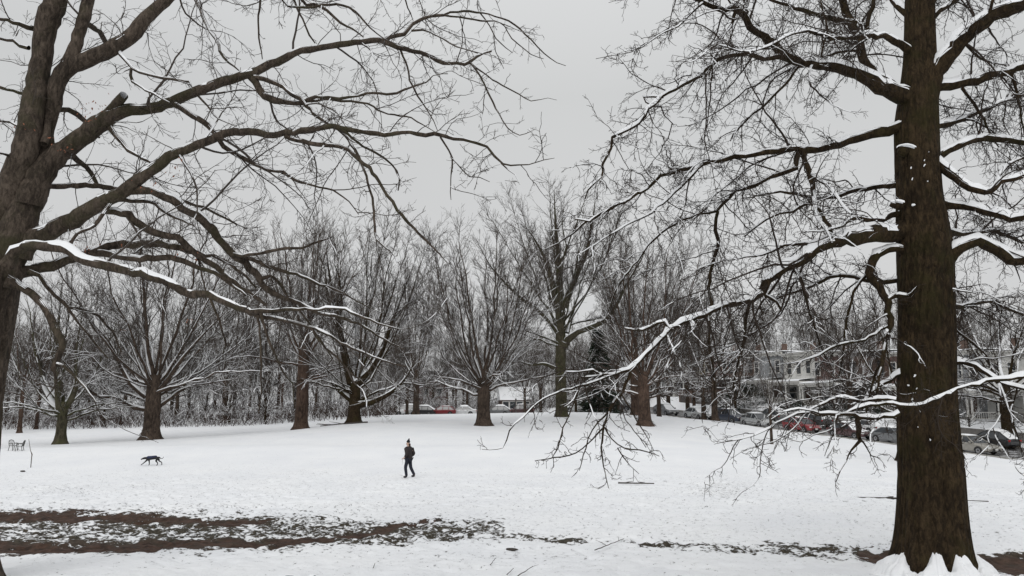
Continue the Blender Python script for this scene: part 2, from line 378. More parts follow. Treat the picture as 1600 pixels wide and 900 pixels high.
# ================================================================ NEAR TREES (limbs follow the photographed ones, each with its own depth)
RIGHT_LIMBS = [
 # id, parent, depth change along the limb, snow, twig density, points (x,y,width)
 ('r1', None, -1.6, 1.2, 1, "1437,165,40 1416,150,34 1386,140,27 1350,120,23 1300,103,19 1253,98,16 1226,88,16 1209,67,15 1183,50,13 1166,30,12 1153,15,11 1120,13,10 1100,3,8 1080,-8,7 1030,-30,5 960,-40,3"),
 ('r1b', 'r1', -1.0, 1.2, 1, "1226,90,10 1193,90,9 1166,83,9 1133,87,8 1109,103,8 1086,123,7 1066,134,7 1033,153,6 1013,173,6 990,197,6 956,217,5 954,232,4 943,257,4 940,277,3 923,290,3 915,310,2"),
 ('r1c', 'r1b', .3, 1.2, .4, "1036,152,4 1020,150,4 1005,152,3 1009,158,3 1022,166,3 1033,166,3 1038,180,2 1053,195,2"),
 ('r1d', 'r1', .8, .8, 1.2, "1250,100,6 1235,122,5 1216,142,4 1200,158,4 1175,180,3 1150,205,3 1140,220,2"),
 ('r1e', 'r1', -.6, .7, 1.2, "1150,17,6 1143,40,4 1128,60,3 1115,90,3 1108,120,2"),
 ('r1f', 'r1', -.4, .5, 1.2, "1100,3,5 1080,20,4 1060,40,3 1030,55,2 1000,75,2 975,80,1"),
 ('r2', None, .4, 1.2, 1, "1425,190,26 1400,200,18 1350,212,16 1300,227,15 1253,235,13 1243,231,11 1200,238,10 1150,245,9 1100,255,8 1066,265,7 1033,277,6 1003,300,5 966,320,5 920,343,4 896,342,2"),
 ('r2a', 'r2', 1.0, .8, 1, "920,343,4 900,360,3 873,380,2 850,390,1"),
 ('r2b', 'r2', 1.6, 1, 1, "1248,238,10 1240,263,9 1213,273,8 1176,290,7 1150,300,6 1130,318,6 1120,330,5 1093,335,4 1066,345,4 1033,363,4 1013,383,4 996,407,3 970,440,3 956,470,2 945,500,1"),
 ('r2c', 'r2b', .3, .6, 1.6, "1122,330,5 1116,360,6 1122,375,6 1113,413,5 1109,440,5 1109,487,5 1109,533,4 1115,587,3 1117,625,2"),
 ('r2d', 'r2', -1.0, 1, 1, "1100,255,6 1080,275,5 1055,300,5 1026,325,4 1010,337,4 976,353,3 933,380,2 900,400,1"),
 ('r2e', 'r2', -1.2, 1.3, 1.3, "1255,238,9 1266,277,9 1270,310,8 1278,340,6 1290,357,4 1300,380,2"),
 ('r2f', 'r2', -1.6, 1, 1.2, "1262,270,6 1290,288,6 1303,300,5 1315,320,5 1330,335,3"),
 ('r3', None, 1.2, 1, 1, "1432,170,30 1395,135,18 1366,112,15 1350,92,14 1343,65,15 1333,40,14 1323,20,13 1316,-5,12 1300,-60,10 1280,-140,8"),
 ('r3a', 'r3', .3, 1, 1, "1345,70,9 1353,45,8 1361,20,7 1366,-10,6 1375,-60,4"),
 ('r3b', 'r3', 1.0, 1, 1, "1338,36,10 1316,32,10 1293,28,9 1266,20,8 1233,7,7 1206,0,6 1165,-20,5 1100,-40,3"),
 ('r3c', 'r3', -.5, 1.2, 1, "1345,78,6 1319,80,5 1286,88,4 1270,92,2"),
 ('r3d', 'r1', .6, .5, 1.2, "1283,97,4 1286,67,3 1293,47,3 1286,20,3 1280,-10,2 1270,-50,1"),
 ('r4', None, -1.4, 1.2, 1, "1446,160,40 1458,120,31 1476,95,28 1503,62,27 1526,40,26 1560,20,25 1600,5,24 1660,-20,20 1750,-60,14"),
 ('r4a', 'r4', .4, .4, 1, "1508,68,5 1520,80,4 1533,90,4 1550,98,3 1572,101,2"),
 ('r4b', 'r4', -.5, .4, 1.2, "1540,38,6 1550,0,5 1545,-40,3"),
 ('r5', None, -.6, 1.1, 1, "1440,145,26 1462,135,20 1500,128,18 1550,117,15 1600,103,14 1660,95,12 1740,90,8"),
 ('r5a', 'r5', .6, .4, 1.2, "1503,137,6 1512,150,5 1523,163,5 1536,187,4 1546,203,3 1560,230,2"),
 ('r5b', 'r5', .6, .4, 1.2, "1580,115,5 1590,150,4 1595,180,3 1600,210,2"),
 ('r6', None, .6, 1.1, 1, "1448,255,22 1470,241,15 1496,228,13 1520,218,12 1550,215,12 1600,222,11 1660,225,9 1720,240,5"),
 ('r7', None, -.8, .9, 1, "1448,240,22 1474,262,17 1496,280,15 1526,297,13 1550,300,10 1566,285,9 1600,275,9 1650,260,7"),
 ('r7a', 'r7', .3, .9, 1, "1555,295,7 1562,275,6 1575,255,5 1600,247,4 1640,240,3"),
 ('r8', None, -1.2, 1, 1, "1448,318,24 1478,320,16 1516,322,15 1550,331,14 1580,340,14 1600,338,13 1650,340,11 1720,350,7"),
 ('r9', None, -1.0, 1.3, 1, "1452,425,34 1478,402,26 1500,386,22 1526,376,20 1553,387,20 1580,405,20 1600,404,19 1650,410,17 1740,430,11"),
 ('r10', None, -2.4, 1, 1.1, "1432,352,40 1405,360,31 1366,367,28 1333,370,26 1300,377,22 1266,393,20 1243,410,17 1223,420,15 1199,437,14 1190,458,13 1173,467,10 1133,477,9 1099,490,9 1066,505,8 1043,517,8 1023,540,8 1006,557,7 990,573,7 960,585,6 933,588,4 910,590,3"),
 ('r10a', 'r10', -.5, .7, .8, "960,585,5 916,600,4 870,613,3 840,630,3 816,653,2 796,673,2 786,700,1.5 753,702,1"),
 ('r10b', 'r10', -.4, .25, 1.2, "985,577,6 978,600,5 965,620,5 953,640,5 944,665,4 940,700,3 943,727,2 951,763,1"),
 ('r10c', 'r10b', -.3, 0, .8, "941,670,3 920,692,2 900,708,2 866,716,2 836,720,1"),
 ('r10d', 'r10b', .4, 0, .8, "945,668,3 955,686,2 975,700,2 1000,703,2 1030,713,1"),
 ('r10e', 'r10b', .2, 0, .8, "965,700,2 975,715,2 985,728,1 998,740,1"),
 ('r10f', 'r10b', .2, 0, .8, "957,633,3 945,650,3 925,672,2 915,700,2 905,735,1"),
 ('r10g', 'r10a', .2, 0, .8, "905,605,3 893,640,2 880,668,2 872,700,2 862,716,1"),
 ('r10h', 'r10b', .2, 0, .8, "970,615,3 985,640,2 1000,665,2 1015,690,1 1022,705,1"),
 ('r10i', 'r10', .1, .4, .3, "1192,460,6 1205,466,5 1214,472,4 1221,485,4"),
 ('r10j', 'r10', .2, 1.5, .4, "1046,515,5 1038,505,5 1028,503,5 1016,510,5 1003,517,4 976,513,3"),
 ('r10k', 'r10', 1.2, 1, 1, "1290,383,7 1253,380,6 1226,383,5 1193,397,4 1166,402,3 1123,409,2 1090,420,1"),
 ('r10l', None, -.8, 1.4, .8, "1420,330,14 1395,337,9 1366,343,8 1333,342,7 1316,353,5 1290,360,3 1260,362,2"),
 ('r10m', 'r10', 1.5, 1, 1, "1300,378,7 1290,345,6 1270,318,5 1240,330,5 1209,337,4 1186,350,3 1163,370,2"),
 ('r10n', 'r10', .6, .7, 1.3, "1172,468,6 1165,500,5 1160,540,4 1150,580,3 1145,620,2"),
 ('r10o', 'r10', 1.6, .8, 1.3, "1240,412,6 1255,445,5 1262,480,4 1275,520,3 1290,560,2"),
 ('r10p', 'r10', -.8, 1.3, .8, "945,588,4 925,580,4 905,582,3 885,580,2"),
 ('r11', None, -.9, .8, .8, "1420,392,20 1400,388,13 1380,391,14 1364,408,14 1359,425,13 1370,442,13 1379,460,12 1390,472,11 1386,487,10 1389,507,9 1384,530,8 1379,560,6 1372,600,4 1368,630,2"),
 ('r11a', 'r11', -.2, .5, .3, "1386,468,9 1396,462,9 1406,461,10 1418,462,8"),
 ('r11b', 'r11', .8, 1, 1, "1387,510,6 1350,530,4 1310,540,4 1280,555,3 1250,565,2 1215,570,1"),
 ('r11c', 'r11', .3, .6, 1.3, "1378,560,5 1365,590,4 1358,625,3 1352,650,2"),
 ('r11d', 'r11', 1.1, .8, 1.3, "1366,420,6 1345,440,5 1330,470,4 1320,510,4 1318,550,3 1310,590,2"),
 ('r12', None, -1.2, 1.0, .5, "1640,575,9 1600,587,8 1570,590,7 1540,596,6 1516,602,5 1493,607,5 1466,623,6 1433,632,6 1406,634,6 1383,629,6 1346,635,6 1318,645,5 1290,648,4 1255,645,4 1225,655,3 1180,680,2 1135,690,1.5"),
 ('r12a', 'r12', -.3, 1.5, .6, "1406,645,8 1380,650,8 1345,650,7 1310,645,5 1280,645,4 1262,640,3 1235,640,2 1205,655,1"),
 ('r12b', 'r12a', -.1, .3, .8, "1340,650,8 1341,668,9 1343,690,6 1330,702,3 1322,720,2 1313,735,2 1307,752,1"),
 ('r12c', 'r12a', .3, 0, .8, "1343,685,4 1355,700,2 1362,712,2 1375,716,1"),
 ('r12d', None, -.5, 1.6, .6, "1420,575,9 1400,588,8 1380,600,7 1360,612,6 1352,625,4 1330,640,3"),
 ('r12e', 'r12', .5, 1.5, .8, "1400,625,6 1370,622,6 1345,628,5 1320,620,4 1290,628,4 1265,640,3 1235,650,2"),
 ('r12f', 'r12', .5, .4, .6, "1260,645,3 1240,670,2 1210,690,2 1170,700,1 1140,718,1"),
 ('r12g', 'r12', -.3, .3, .8, "1310,648,4 1300,670,3 1270,680,2 1250,690,1.5 1215,680,1"),
 ('r13', None, -.8, 1.5, .8, "1450,572,16 1476,568,10 1510,567,9 1533,577,8 1553,590,7 1575,600,6 1600,605,6 1640,610,4"),
 ('r13a', 'r13', .4, .3, 1, "1488,510,4 1500,520,4 1520,535,4 1540,555,3 1550,580,2"),
 ('r13b', 'r13', -.3, .1, .8, "1560,600,3 1565,640,2 1550,670,2 1535,685,1"),
 ('r13c', 'r13', .6, .1, .8, "1590,600,3 1580,650,2 1590,680,2 1598,715,1"),
 ('r14', None, -.5, .3, .8, "1450,455,8 1490,453,4 1510,455,3 1525,458,2"),
 ('r15', None, 2.5, .5, 1.2, "1440,20,18 1470,-20,14 1500,-70,11 1540,-130,7"),
 ('r16', None, 3.0, 1, 1.2, "1430,30,16 1405,10,14 1390,-10,12 1360,-50,10 1330,-110,6"),
 ('r17', None, 2.6, .9, 1.3, "1440,280,16 1380,290,10 1330,300,8 1280,310,6 1220,300,4 1160,310,2"),
 ('r18', None, 3.0, .9, 1.3, "1445,200,16 1490,190,11 1540,170,8 1590,150,6 1650,140,4"),
 ('r19', None, 3.2, .9, 1.3, "1445,350,16 1500,365,10 1540,360,8 1580,370,6 1630,390,4"),
 ('r20', None, -3.0, .9, 1.2, "1440,90,16 1390,60,11 1360,55,9 1310,60,7 1250,50,5 1180,80,3 1120,70,2"),
 ('r21', None, 2.8, .8, 1.3, "1440,430,12 1370,440,8 1310,430,7 1260,450,5 1210,470,3 1170,520,2"),
 ('r22', None, 3.0, .9, 1.3, "1452,470,12 1500,480,8 1545,470,6 1590,490,5 1640,500,3"),
 ('r23', None, 1.5, .4, 1.3, "1440,40,14 1480,10,9 1530,-20,7 1600,-30,5"),
]
LEFT_LIMBS = [
 ('l1', None, .3, .3, .5, "-22,440,70.4 -6,395,58.08 6,350,47.52 18,300,42.24 40,233,40.48 50,185,37.84 55,150,35.2 61,105,32.56 67,67,33.44 77,30,36.96 87,0,36.96 100,-60,31.68 115,-160,26.4"),
 ('l1a', 'l1', -.5, .6, 1.2, "55,45,10 30,38,8 10,32,6 -20,25,5 -60,20,3"),
 ('l1b', 'l1', -.3, .4, 1.2, "45,75,8 20,65,6 0,60,5 -40,50,3"),
 ('l1c', 'l1', -.5, .3, 1, "40,147,7 20,143,5 0,138,5 -40,130,3"),
 ('l1d', 'l1', .5, .3, 1.2, "35,200,6 15,190,4 -10,190,3 -50,180,2"),
 ('l1e', 'l1', -.8, .3, 1.2, "20,245,6 5,240,4 -20,235,3"),
 ('l2', None, .6, .4, .5, "-10,440,72.24 10,400,61.92 25,365,53.32 42,325,46.44 57,285,39.56 70,240,25.8 75,200,22.36 83,160,24.08 92,125,27.52 108,98,27.52 114,85,22.36 120,65,18.92 127,35,20 137,0,19 150,-60,16 170,-150,12"),
 ('l2a', 'l2', 2.0, .4, 1, "105,105,30 125,97,27 150,88,26 187,70,25 210,50,24 228,28,22 250,8,20 290,-30,17 340,-60,14 420,-80,11 520,-70,9 640,-50,6 760,-30,3"),
 ('l2b', 'l2', 1.5, .4, 1, "123,38,11 140,40,9 155,52,9 167,68,8"),
 ('l2c', 'l2a', -1.2, .5, 1.2, "183,75,8 192,92,6 207,107,6 233,117,5 267,123,5 297,128,4 300,135,2"),
 ('l2d', 'l2c', -.5, .5, 1.2, "205,107,5 207,128,5 222,137,4 240,147,4 265,160,2"),
 ('l2e', 'l2a', -.8, .2, 1.2, "300,-38,7 307,0,6 318,25,6 330,50,5 342,72,5 350,90,4 373,110,2"),
 ('l2f', 'l2a', .6, .2, 1.2, "405,-78,5 407,0,4 403,33,3 405,60,3 410,93,1.5"),
 ('l2g', 'l2a', .4, .2, 1.2, "452,-78,5 460,0,4 473,30,3 483,55,3 492,68,2"),
 ('l2h', 'l2a', .6, .3, 1.2, "455,-78,6 470,0,5 500,10,5 533,35,4 550,45,3 568,58,2"),
 ('l2i', 'l2a', .2, .2, 1.2, "628,-52,3 633,0,2.5 641,20,2 646,33,1"),
 ('l2j', 'l2a', -.2, .3, 1.2, "420,-80,5 440,0,4 480,12,4 515,6,4 545,12,4 570,35,3 600,60,2 640,75,1"),
 ('l2k', 'l2a', .6, .2, 1.2, "278,-25,4 285,10,3 300,30,3 320,45,2 345,50,1"),
 ('l3', None, 2.0, .45, 1, "45,320,44.16 62,275,42.32 85,247,34.96 110,227,31.28 135,208,29.44 160,190,29.44 178,178,23.92 205,172,20.24 233,169,19 258,163,18 283,153,17 333,133,16 365,122,15 393,114,15 413,105,13 433,97,13 458,84,12 483,77,12 510,72,10 533,69,10 565,66,9 593,63,9 613,71,8 633,78,7 656,83,7 675,90,7 693,98,6 715,99,5 733,97,5 745,88,4 755,83,3 768,81,3"),
 ('l3stub', 'l3', -.3, .1, 0, "158,190,22 168,178,16 178,165,15 187,157,15 196,150,14"),
 ('l3a', 'l3', .8, .2, .7, "590,62,7 610,58,7 633,52,7 645,40,6 656,31,6 675,25,5 693,22,5 715,18,4 733,18,4 755,20,3 773,25,3 795,33,3 813,45,3 830,63,2.5 850,83,2 870,98,1.5 884,103,1"),
 ('l3b', 'l3a', .4, .2, .8, "690,23,4 730,28,3 760,33,3 783,35,2 800,60,2 830,85,1.5 850,92,1"),
 ('l3c', 'l3a', -.6, .2, .7, "643,48,4 660,47,3.5 680,53,3 693,60,3 713,73,2.5 730,78,2 746,83,1.5"),
 ('l3d', 'l3', -.5, .2, .7, "733,97,4 755,113,3 770,124,3 786,133,2.5 810,147,2 830,158,1.5 856,153,1 870,156,.8"),
 ('l3e', 'l3', -.8, .1, .7, "735,98,4 750,118,3 762,145,3 770,160,3 780,178,2.5 793,200,2 812,211,1.5 830,205,1"),
 ('l3f', 'l3', -1.5, .5, 1, "390,117,13 402,133,12 413,150,12 428,157,11 443,160,10 460,162,8 473,162,7 483,155,6 493,151,6 515,152,5 533,154,5 560,148,4 583,145,4 605,147,4 620,146,4 643,136,3 666,128,2.5 677,118,1.5 700,115,1"),
 ('l3g', 'l3f', .5, .4, 1, "480,158,5 505,155,4 533,157,4 573,162,3.5 590,172,3 606,178,3 625,181,3 643,184,2.5 660,195,2 680,206,1"),
 ('l3h', 'l3', -2.0, .3, .8, "395,120,9 412,125,8 433,132,8 450,142,8 467,154,8 480,165,7 493,178,7 513,193,6 530,203,6 545,218,5 560,245,5 572,275,4 583,320,4 585,350,4 590,375,4 603,387,3 616,400,2 625,425,1"),
 ('l3i', 'l3', -.8, .3, .9, "268,160,10 285,171,9 300,180,9 318,192,9 333,207,8 350,228,8 363,238,7 377,247,7 400,258,6 418,264,6 433,267,5 450,275,5 467,283,4 490,290,3 520,298,3 545,315,2 560,335,1.5"),
 ('l3j', 'l3i', -.3, .2, 1, "440,270,4 455,277,3 465,292,3 475,305,2 485,318,1"),
 ('l3k', 'l3', -.4, .1, 1, "310,150,4 325,165,3 335,180,3 350,190,2 370,198,1"),
 ('l3l', 'l3', .6, .1, .8, "626,78,4 630,88,3.5 636,105,3 641,125,3 646,137,3 652,150,3 661,163,2.5 670,175,2 678,190,1.5 684,205,1"),
 ('l3m', 'l3', -.3, .3, 1, "172,200,10 180,210,8 190,222,8 200,235,7 215,243,6 233,250,6 240,256,4"),
 ('l3n', 'l3', .5, .1, 1, "750,20,2.5 765,40,2 775,60,2 790,75,1.5 800,82,1"),
 ('l4', None, -.8, .7, 1, "30,400,40 43,378,32 70,365,29 100,350,27 125,336,25 150,320,24 187,303,22 213,283,20 233,267,19 253,253,18 270,242,16 290,233,15 310,226,14 333,217,14 350,208,13 367,205,13 390,206,12 417,210,11 435,211,10 450,209,10 483,201,9 515,198,8 533,200,8 567,206,8 600,210,8 620,208,7 640,208,7 665,210,7 690,213,6 710,215,6 726,218,5 745,224,5 760,230,4 773,245,4 786,257,3 810,258,2.5 826,257,2 850,250,1.5 866,247,1"),
 ('l4a', 'l4', -.9, .3, .9, "445,212,8 465,219,8 483,223,8 510,226,8 533,230,7 553,242,6 568,255,6 583,270,6 593,285,5 605,305,5 620,327,5 633,343,5 646,357,4 660,370,4 673,383,3 687,397,2 700,412,1"),
 ('l4b', 'l4', .8, .2, .9, "533,202,5 550,215,4 566,228,4 585,238,4 600,247,4 612,256,3 620,267,3 624,280,2.5 622,298,2"),
 ('l4c', 'l4', .2, .1, 1, "688,214,3.5 697,228,3 706,247,3 705,270,2 704,300,1.5 705,312,1"),
 ('l4d', 'l4c', .4, .1, 1, "706,247,2 720,262,2 733,276,2 750,277,1.5 765,284,1"),
 ('l4e', 'l4', -.2, .1, 1, "783,255,2.5 795,266,2 805,273,1.5 812,288,1"),
 ('l4f', 'l4', 2.2, .8, 1, "195,298,14 222,297,14 250,302,14 277,317,16 297,330,15 317,343,15 337,367,13 350,382,12 360,393,12 383,410,12 403,433,11 412,445,10 425,456,9 445,466,7 467,474,7 500,488,6 530,497,5 560,507,4 600,530,3 630,545,2"),
 ('l4g', 'l4f', -.5, 1, .9, "362,398,8 380,400,7 400,397,6 427,391,5 450,388,5 473,387,4 490,380,4 505,375,3 520,370,2"),
 ('l4h', 'l4f', 1.2, .9, .9, "365,400,8 393,404,7 415,415,6 440,424,6 460,428,5 480,436,5 510,448,4 535,458,3 560,472,2 600,490,1"),
 ('l4i', 'l4', 1.0, .9, .9, "145,325,14 160,327,13 180,331,12 200,337,12 218,350,12 233,360,12 255,367,11 277,373,11 292,384,11 307,397,10 322,408,9 337,417,9 350,428,8 360,437,8 378,450,7 393,460,6 417,477,5"),
 ('l4j', 'l4', .5, 1, 1, "175,310,8 195,313,7 215,314,6 233,317,6 250,325,5 267,337,5 285,345,4 303,352,3"),
 ('l4k', 'l4', -.5, .6, 1, "173,318,6 160,335,6 147,350,6 130,360,5 113,373,5 108,388,3"),
 ('l4l', 'l4f', .6, .2, .8, "310,405,4 315,425,3 320,447,2.5 322,470,1.5"),
 ('l4m', 'l4f', 1.5, .7, .9, "405,437,7 420,430,5 440,445,5 455,470,4 480,500,4 500,530,3 520,560,2"),
 ('l5', None, 2.4, .8, 1, "20,430,26 47,422,18 70,418,17 93,411,16 115,403,16 140,397,15 173,384,15 195,381,14 217,380,13 240,380,12 260,383,11 280,386,10 295,392,9 320,399,7 345,405,6 370,420,5 400,450,3"),
 ('l5a', 'l5', -.4, .9, .8, "150,395,12 175,399,11 200,403,11 220,403,11 240,403,10 265,404,9 287,408,9 310,418,7 335,428,6 360,442,5 385,462,3"),
 ('l6', None, -2.2, 2.2, .8, "10,415,26 25,395,17 43,384,15 70,384,16 100,388,17 117,396,16 133,407,16 160,413,15 187,419,15 210,425,14 233,431,14 250,436,14 267,443,13 283,453,13 300,460,13 313,460,12 327,460,12 342,466,11 357,474,11 375,483,10 393,490,10 410,488,8 427,486,7 447,484,6 467,484,5 500,483,4.5 530,482,4 560,492,4 600,508,2.5 630,515,1"),
 ('l6a', 'l6', -.3, 2, .8, "398,491,9 415,495,7 433,498,7 450,501,6 467,505,6 483,510,5 500,518,5 517,525,4 533,535,4 550,544,4 566,550,4 583,557,3 600,563,3 618,569,2.5 636,573,2"),
 ('l6b', 'l6', -.2, .1, .5, "404,492,5 405,510,4 407,530,3.5 407,560,3 408,593,2.5 408,615,2 404,645,1.5"),
 ('l6c', 'l6', .3, .1, .5, "408,490,6 412,508,4 418,525,4 423,540,4 432,558,3 440,577,3 448,590,2.5 457,600,2 458,620,1.5 463,640,1"),
 ('l6d', 'l6', .3, .1, .7, "328,465,5 335,480,4 343,500,4 347,515,3 352,530,3 353,540,2.5 347,553,1.5"),
 ('l6e', 'l6a', .5, .5, .8, "480,508,4 495,525,4 510,545,4 530,562,3 545,580,3 570,600,2 585,620,1"),
 ('l7', None, -.2, .4, .5, "10,438,24 30,447,14 48,458,12 67,473,12 76,487,12 80,500,12 88,515,12 97,530,11 98,542,10 94,555,10 88,568,9 84,580,7"),
 ('l7a', 'l7', -.2, .5, .8, "88,568,6 100,572,5 112,582,4 125,598,4 140,615,3 150,630,2"),
 ('l7b', 'l7', .5, 0, .8, "84,578,4 88,595,3 80,612,2 72,622,1.5"),
 ('l8', None, 1.5, .9, 1, "45,425,10 60,430,7 72,445,6 87,463,6 97,472,6 107,480,5 133,485,4 160,500,4 180,525,3 190,550,2"),
 ('l8a', 'l8', .4, .7, 1, "105,480,4 120,500,4 135,520,3 155,545,3 170,560,2"),
 ('l9', None, 2.5, .7, .9, "50,298,18 70,294,10 100,291,9 133,290,9 155,290,8 175,293,8 205,295,7 240,300,6 280,312,5 330,330,4 370,350,3"),
 ('l9a', 'l3', .8, .2, .8, "110,240,10 122,250,9 135,260,8 143,272,7 150,286,6"),
 ('l10', None, 1.5, .9, .9, "68,225,12 75,200,10 80,182,10 90,172,9 105,171,9 120,180,9 133,190,8 145,205,6 155,215,3"),
]
def parse(s):
    return np.array([[float(v) for v in t.split(',')] for t in s.split()])
def traced(limbs, Y0, base_fn=None, step=.12, jit=.012, trunkY=None, rg=rng, wsc=1.0):
    """-> list of dict(id, root, P(n,3), R(n), px) with depth running on from the parent limb"""
    out = {}
    for lid, par, dY, sn, tw, pts in limbs:
        a = parse(pts)
        sp = catmull(np.column_stack([a[:, 0], a[:, 1], np.zeros(len(a)), a[:, 2]]), 12 if Y0 < 30 else 6)
        L = np.concatenate([[0], np.cumsum(np.hypot(np.diff(sp[:, 0]), np.diff(sp[:, 1])))])
        if par is None: y0 = Y0 + {'r12': -1.0, 'l6': -.5, 'l7': -.3}.get(lid, 0)
        else:
            q = out[par]; k = np.argmin((q['px'][:, 0] - a[0, 0]) ** 2 + (q['px'][:, 1] - a[0, 1]) ** 2); y0 = q['P'][k, 1]
        t = L / L[-1]
        ph = rg.uniform(0, 6.28)
        Y = y0 + dY * t ** 1.2 + (Y0 / 13.0) * .12 * np.sin(L / (55 if Y0 < 30 else 25) + ph) * np.minimum(1, t * 5)
        P = np.array([at(x, y, yy) for x, y, yy in zip(sp[:, 0], sp[:, 1], Y)])
        rad = np.maximum(sp[:, 3] * wsc * Y / F / 2, .003)
        nz = 1 + .10 * (fbm(L * .12 + ph * 9, L * 0 + ph, 3) - .5) * 2
        n = len(P)
        if n > 4:
            k = rg.normal(size=(n, 3)) * jit * (Y0 / 13.0); k[0] = 0
            P = P + k * np.minimum(1, rad / .03)[:, None]
        out[lid] = dict(id=lid, par=par, P=P, R=rad * nz, px=sp[:, :2], sn=sn, tw=tw)
    for l in out.values():
        r = l
        while r['par'] is not None: r = out[r['par']]
        l['root'] = r['id']
    return out
SPRAY = ('r10a', 'r10b', 'r10c', 'r10d', 'r10e', 'r10f', 'r10g', 'r10h', 'r12b', 'r12c', 'r12f', 'r12g', 'l6b', 'l6c', 'l6d')
def flatten_points(l):
    return l['P'][None], l['R'][None]
def near_tree(name, limbs, Y0, trunk_fn, barkm, twigm, cfg, label, base):
    root = empty(name, base); tag(root, label, 'tree')
    off = np.array(base)
    trunk_fn(root, off)
    T = traced(limbs, Y0)
    roots = [l for l in T.values() if l['par'] is None]
    rg = np.random.default_rng(cfg['seed'])
    for rt in roots:
        W, S, TW = Tubes(), Snow(), Tubes()
        for l in T.values():
            if l['root'] != rt['id']: continue
            P = (l['P'] - off)[None]; Rr = l['R'][None]; spray = l['id'] in SPRAY
            big = Rr.max()
            W.add(P, Rr, 14 if big > .06 else (8 if big > .02 else 5))
            if l['sn'] > 0:
                sn = l['sn']
                S.add(P, Rr, lambda r, s=sn: s * cfg.get('sh', 1) * (.020 + .42 * np.minimum(r, .085)) , 1.0, 7, 1.0, max(.02, cfg['gap'] - .12 * sn), 2.2)
            # twigs
            tw = l['tw'] * cfg['dens']
            if tw <= 0: continue
            seglen = np.linalg.norm(np.diff(P[0], axis=0), axis=1).sum()
            kk = dict(rg=rg)
            t0 = .25 if l['par'] is None else .1
            A, a_ = spawn(P, Rr, cfg['tA'] * tw * (0 if spray else 1), .5, (1.0, cfg['LA']), .38, .010, .005, (30, 80), 13, cfg['wig'] * .6, cfg['trop'] * .5, .03, t0=t0, rmax=.022, **kk)
            B, b_ = spawn(P, Rr, cfg['dB'] * tw, .3, (.3, .75 if spray else 1.3), .25, .0062, .0034, (30, 85), 8, cfg['wig'], cfg['trop'], .05, t0=t0 * .8, rmax=.010, **kk)
            TW.add(A, a_, 4)
            B2, b2 = spawn(A, a_, cfg['tB'], .40, (.3, 1.0), .45, .0052, .003, (25, 70), 7, cfg['wig'], cfg['trop'], .05, rmax=.006, **kk)
            TW.add(B, b_, 3); TW.add(B2, b2, 3)
            BB = [spawn(x, y, cfg['t3'], .38, (.12, .5), .6, .0038, .0026, (25, 70), 5, cfg['wig'], cfg['trop'], .08, rmax=.005, **kk) for x, y in ((B, b_), (B2, b2)) if len(x)]
            for C, c_ in BB:
                TW.add(C, c_, 3)
                D, d_ = spawn(C, c_, cfg['t4'], .5, (.06, .25), .85, .0030, .0022, (25, 70), 4, cfg['wig'], cfg['trop'], .08, rmax=.0045, **kk)
                TW.add(D, d_, 3)
            if l['sn'] > 0 and cfg['tsnow'] > 0:
                m = rg.random(len(A)) < .8
                S.add(A, a_, .010 * cfg['tsnow'], 1, 4, 1.2, .35, 3, mask=m)
                for x, y in ((B, b_), (B2, b2)):
                    if len(x):
                        S.add(x, y, .007 * cfg['tsnow'], 1, 4, 1.3, .48, 3, mask=rg.random(len(x)) < .45)
        lo = W.mesh('limb', barkm, root)
        TW.mesh('twigs', twigm, lo)
        S.mesh('snow', M['snow'], lo, .50, cfg['e0'])
    return root, T

def trunk_mesh(name, axis, barkm, parent, off, flare=0, seg=96, step=.05, groove=.05, root_n=7, seed=1, top=False):
    """axis: list of (x,y,z,r) ; a fluted, furrowed trunk"""
    sp = catmull(np.array(axis), step)
    P = sp[:, :3] - off; rr = sp[:, 3]; n = len(P)
    a = 2 * np.pi * np.arange(seg) / seg
    z = P[:, 2][:, None]; hgt = z - z.min()
    A = a[None, :] + .15 * np.sin(z * .7)
    ca, sa = np.cos(A), np.sin(A)
    lob = np.cos(A * root_n + seed + .5 * np.sin(A * 2 + seed)) * .5 + .35 * np.cos(A * 3 + seed * 2)
    f = np.exp(-hgt / .32)
    rad = rr[:, None] * (1 + flare * f * (.55 + .55 * np.clip(lob, -.7, 1)) + .035 * np.cos(A * 3 + z * .5 + seed) + .025 * np.cos(A * 5 - z * .8))
    nz = fbm(ca * 4 * 1.0 + 20 + seed, sa * 4 + z * .9 + 40, 4) - .5
    fur = 1 - np.abs(2 * fbm(ca * 9 + 60 + .3 * np.sin(z * 2), sa * 9 + z * 1.0 + 80, 3) - 1) * 2
    rad = rad * (1 + groove * nz * 1.2) - .04 * np.clip(fur, 0, 1) ** 5 * (rr[:, None] / .5)
    V = np.stack([P[:, 0][:, None] + rad * np.cos(a)[None], P[:, 1][:, None] + rad * np.sin(a)[None], np.repeat(z, seg, 1)], -1)
    idx = np.arange(n * seg).reshape(n, seg)
    q = np.stack([idx[:-1], np.roll(idx, -1, 1)[:-1], np.roll(idx, -1, 1)[1:], idx[1:]], -1).reshape(-1, 4)
    return mesh_np(name, V.reshape(-1, 3), q, barkm, parent), V

